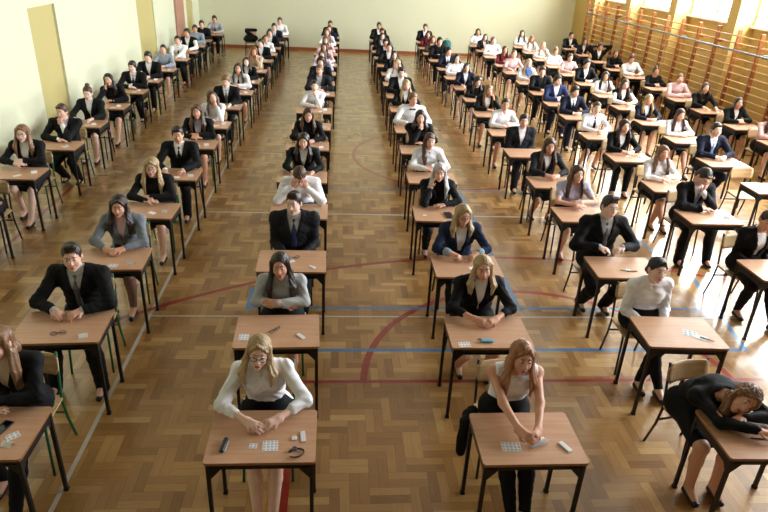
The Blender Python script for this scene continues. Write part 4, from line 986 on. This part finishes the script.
eraser_card(x0+.27, y0_-.15, .035, .07, -.2, 'white strip card on the second desk, fourth column')
x0, y0_ = COLS[5][1][:2]
sheet('code_sheet', x0+.10, y0_-.03, .12, .10, -.4, 'white sheet printed with dark marks, second desk, fifth column', 'paper', grid=(3, 3))
sheet('paper_slip', x0+.16, y0_-.10, .10, .07, -.7, 'white paper lying under the printed sheet, second desk, fifth column', 'paper', z=DT+.002)
pen(x0+.20, y0_-.13, -.7, .12, plastic_b, 'black pen on the second desk, fifth column', z=DT+.004)
x0, y0_ = COLS[5][2][:2]
pen(x0+.0, y0_-.09, -.3, .13, plain('green_pen', (120, 150, 60), .3), 'green pen on the third desk, fifth column')
pen(x0+.06, y0_-.10, .1, .12, plastic_b, 'black pen on the third desk, fifth column')
sheet('small_label', x0+.03, y0_-.06, .05, .04, .9, 'small white label between pens, third desk, fifth column', 'paper', grid=(2, 1))
x0, y0_ = COLS[2][2][:2]
sheet('code_sheet', x0+.06, y0_-.16, .09, .07, 0, 'blue and white printed sheet on the third desk, second column', 'paper', grid=(3, 3))
sheet('name_card', x0+.22, y0_-.11, .08, .05, -.3, 'white folded card on the third desk, second column', 'card', tent=True)
x0, y0_ = COLS[3][2][:2]
spect(x0+.02, y0_+.03, .5, 'dark folded spectacles on the third desk, third column')
sheet('paper_slip', x0-.03, y0_+.0, .10, .10, .5, 'white paper under the spectacles, third desk, third column', 'paper')
eraser_card(x0+.21, y0_-.14, .035, .08, .9, 'white strip card on the third desk, third column')
x0, y0_ = COLS[4][2][:2]
sheet('paper_slip', x0+.06, y0_-.05, .08, .06, .2, 'white paper slip on the third desk, fourth column', 'paper')
x0, y0_ = COLS[4][3][:2]
b = bmesh.new(); box(b, -.045, .045, -.09, .09, 0, .014); o = mesh_obj('phone_pouch', b, plastic_b, bevel=.004); o.location = (x0+.08, y0_-.06, DT); o.rotation_euler = (0, 0, .1); tag(o, 'dark rectangular pouch on the fourth desk of the fourth column', 'pouch')
sheet('small_label', x0-.22, y0_-.06, .045, .035, 0, 'tiny white label on the fourth desk of the fourth column', 'paper')

# teal backpack on a spare chair by the back wall
ch = copy_tree(chair0[(False, False)]); ch.location = (3.98, 23.2, 0); ch.rotation_euler = (0, 0, 0); tag(ch, 'spare plywood chair by the back wall carrying a teal backpack', 'chair', 'plywood school chairs')
bp_ = empty('backpack', (3.98, 23.12, .456)); tag(bp_, 'teal backpack slumped on a spare chair by the back wall', 'backpack')
teal = plain('teal_fabric', (30, 98, 96), .7, bump=.2); tealD = plain('dark_teal_fabric', (16, 60, 62), .7)
v = Vol(.012); v.cone((0, .02, .13), (0, .05, .36), .13, .12, .05, A(1, 0, 0), 1.35); v.ell((0, .0, .13), (.17, .12, .13), k=.04); v.fn(lambda X, Y, Z, F: np.maximum(F+.004*np.sin(40*X)*np.sin(33*Z), .004-Z)); np_mesh('bag_body', v.build(), teal, bp_)
v = Vol(.012); v.cone((-.07, -.11, .12), (.07, -.11, .12), .075, .075, .03); v.fn(lambda X, Y, Z, F: np.maximum(F, .012-Z)); np_mesh('front_pocket', v.build(), tealD, bp_)
mesh_obj('handle', sweep_to(bmesh.new(), [(-.04, .05, .47), (-.03, .05, .52), (.03, .05, .52), (.04, .05, .47)], .009), tealD, bp_, True)
v = Vol(.009); v.cone((-.02, 0, .50), (.03, .10, .50), .05, .05, .03); v.cone((-.03, -.02, .48), (-.06, -.04, .24), .055, .04, .03); v.cone((.0, .06, .48), (-.03, .05, .26), .05, .045, .03); v.fn(lambda X, Y, Z, F: F+.006*np.sin(60*X+20*Z)*np.sin(45*Y))
o = np_mesh('jacket', v.build(), fab('black'), None); o.location = (1.06, 3.66, 0); tag(o, 'black jacket slipping off the chair of the woman in sleeveless top', 'jacket')
# spare chair with a black coat in the far left corner
ch = copy_tree(chair0[(False, False)]); ch.location = (-3.05, 24.3, 0); ch.rotation_euler = (0, 0, 0); tag(ch, 'spare plywood chair at the back wall under a black coat', 'chair', 'plywood school chairs')
v = Vol(.014); v.cone((-.16, .10, .60), (.16, .10, .60), .07, .07, .03); v.cone((-.17, .235, .84), (.17, .235, .84), .055, .055, .03); v.cone((-.15, .16, .80), (.15, .16, .56), .07, .07, .04); v.cone((-.15, -.1, .53), (.15, -.1, .53), .065, .065, .04); v.cone((-.18, -.02, .55), (.18, .1, .56), .08, .08, .04)
o = np_mesh('coat', v.build(), fab('black'), None); o.location = (-3.05, 24.3, 0); tag(o, 'black coat draped over a spare chair at the back wall', 'coat')
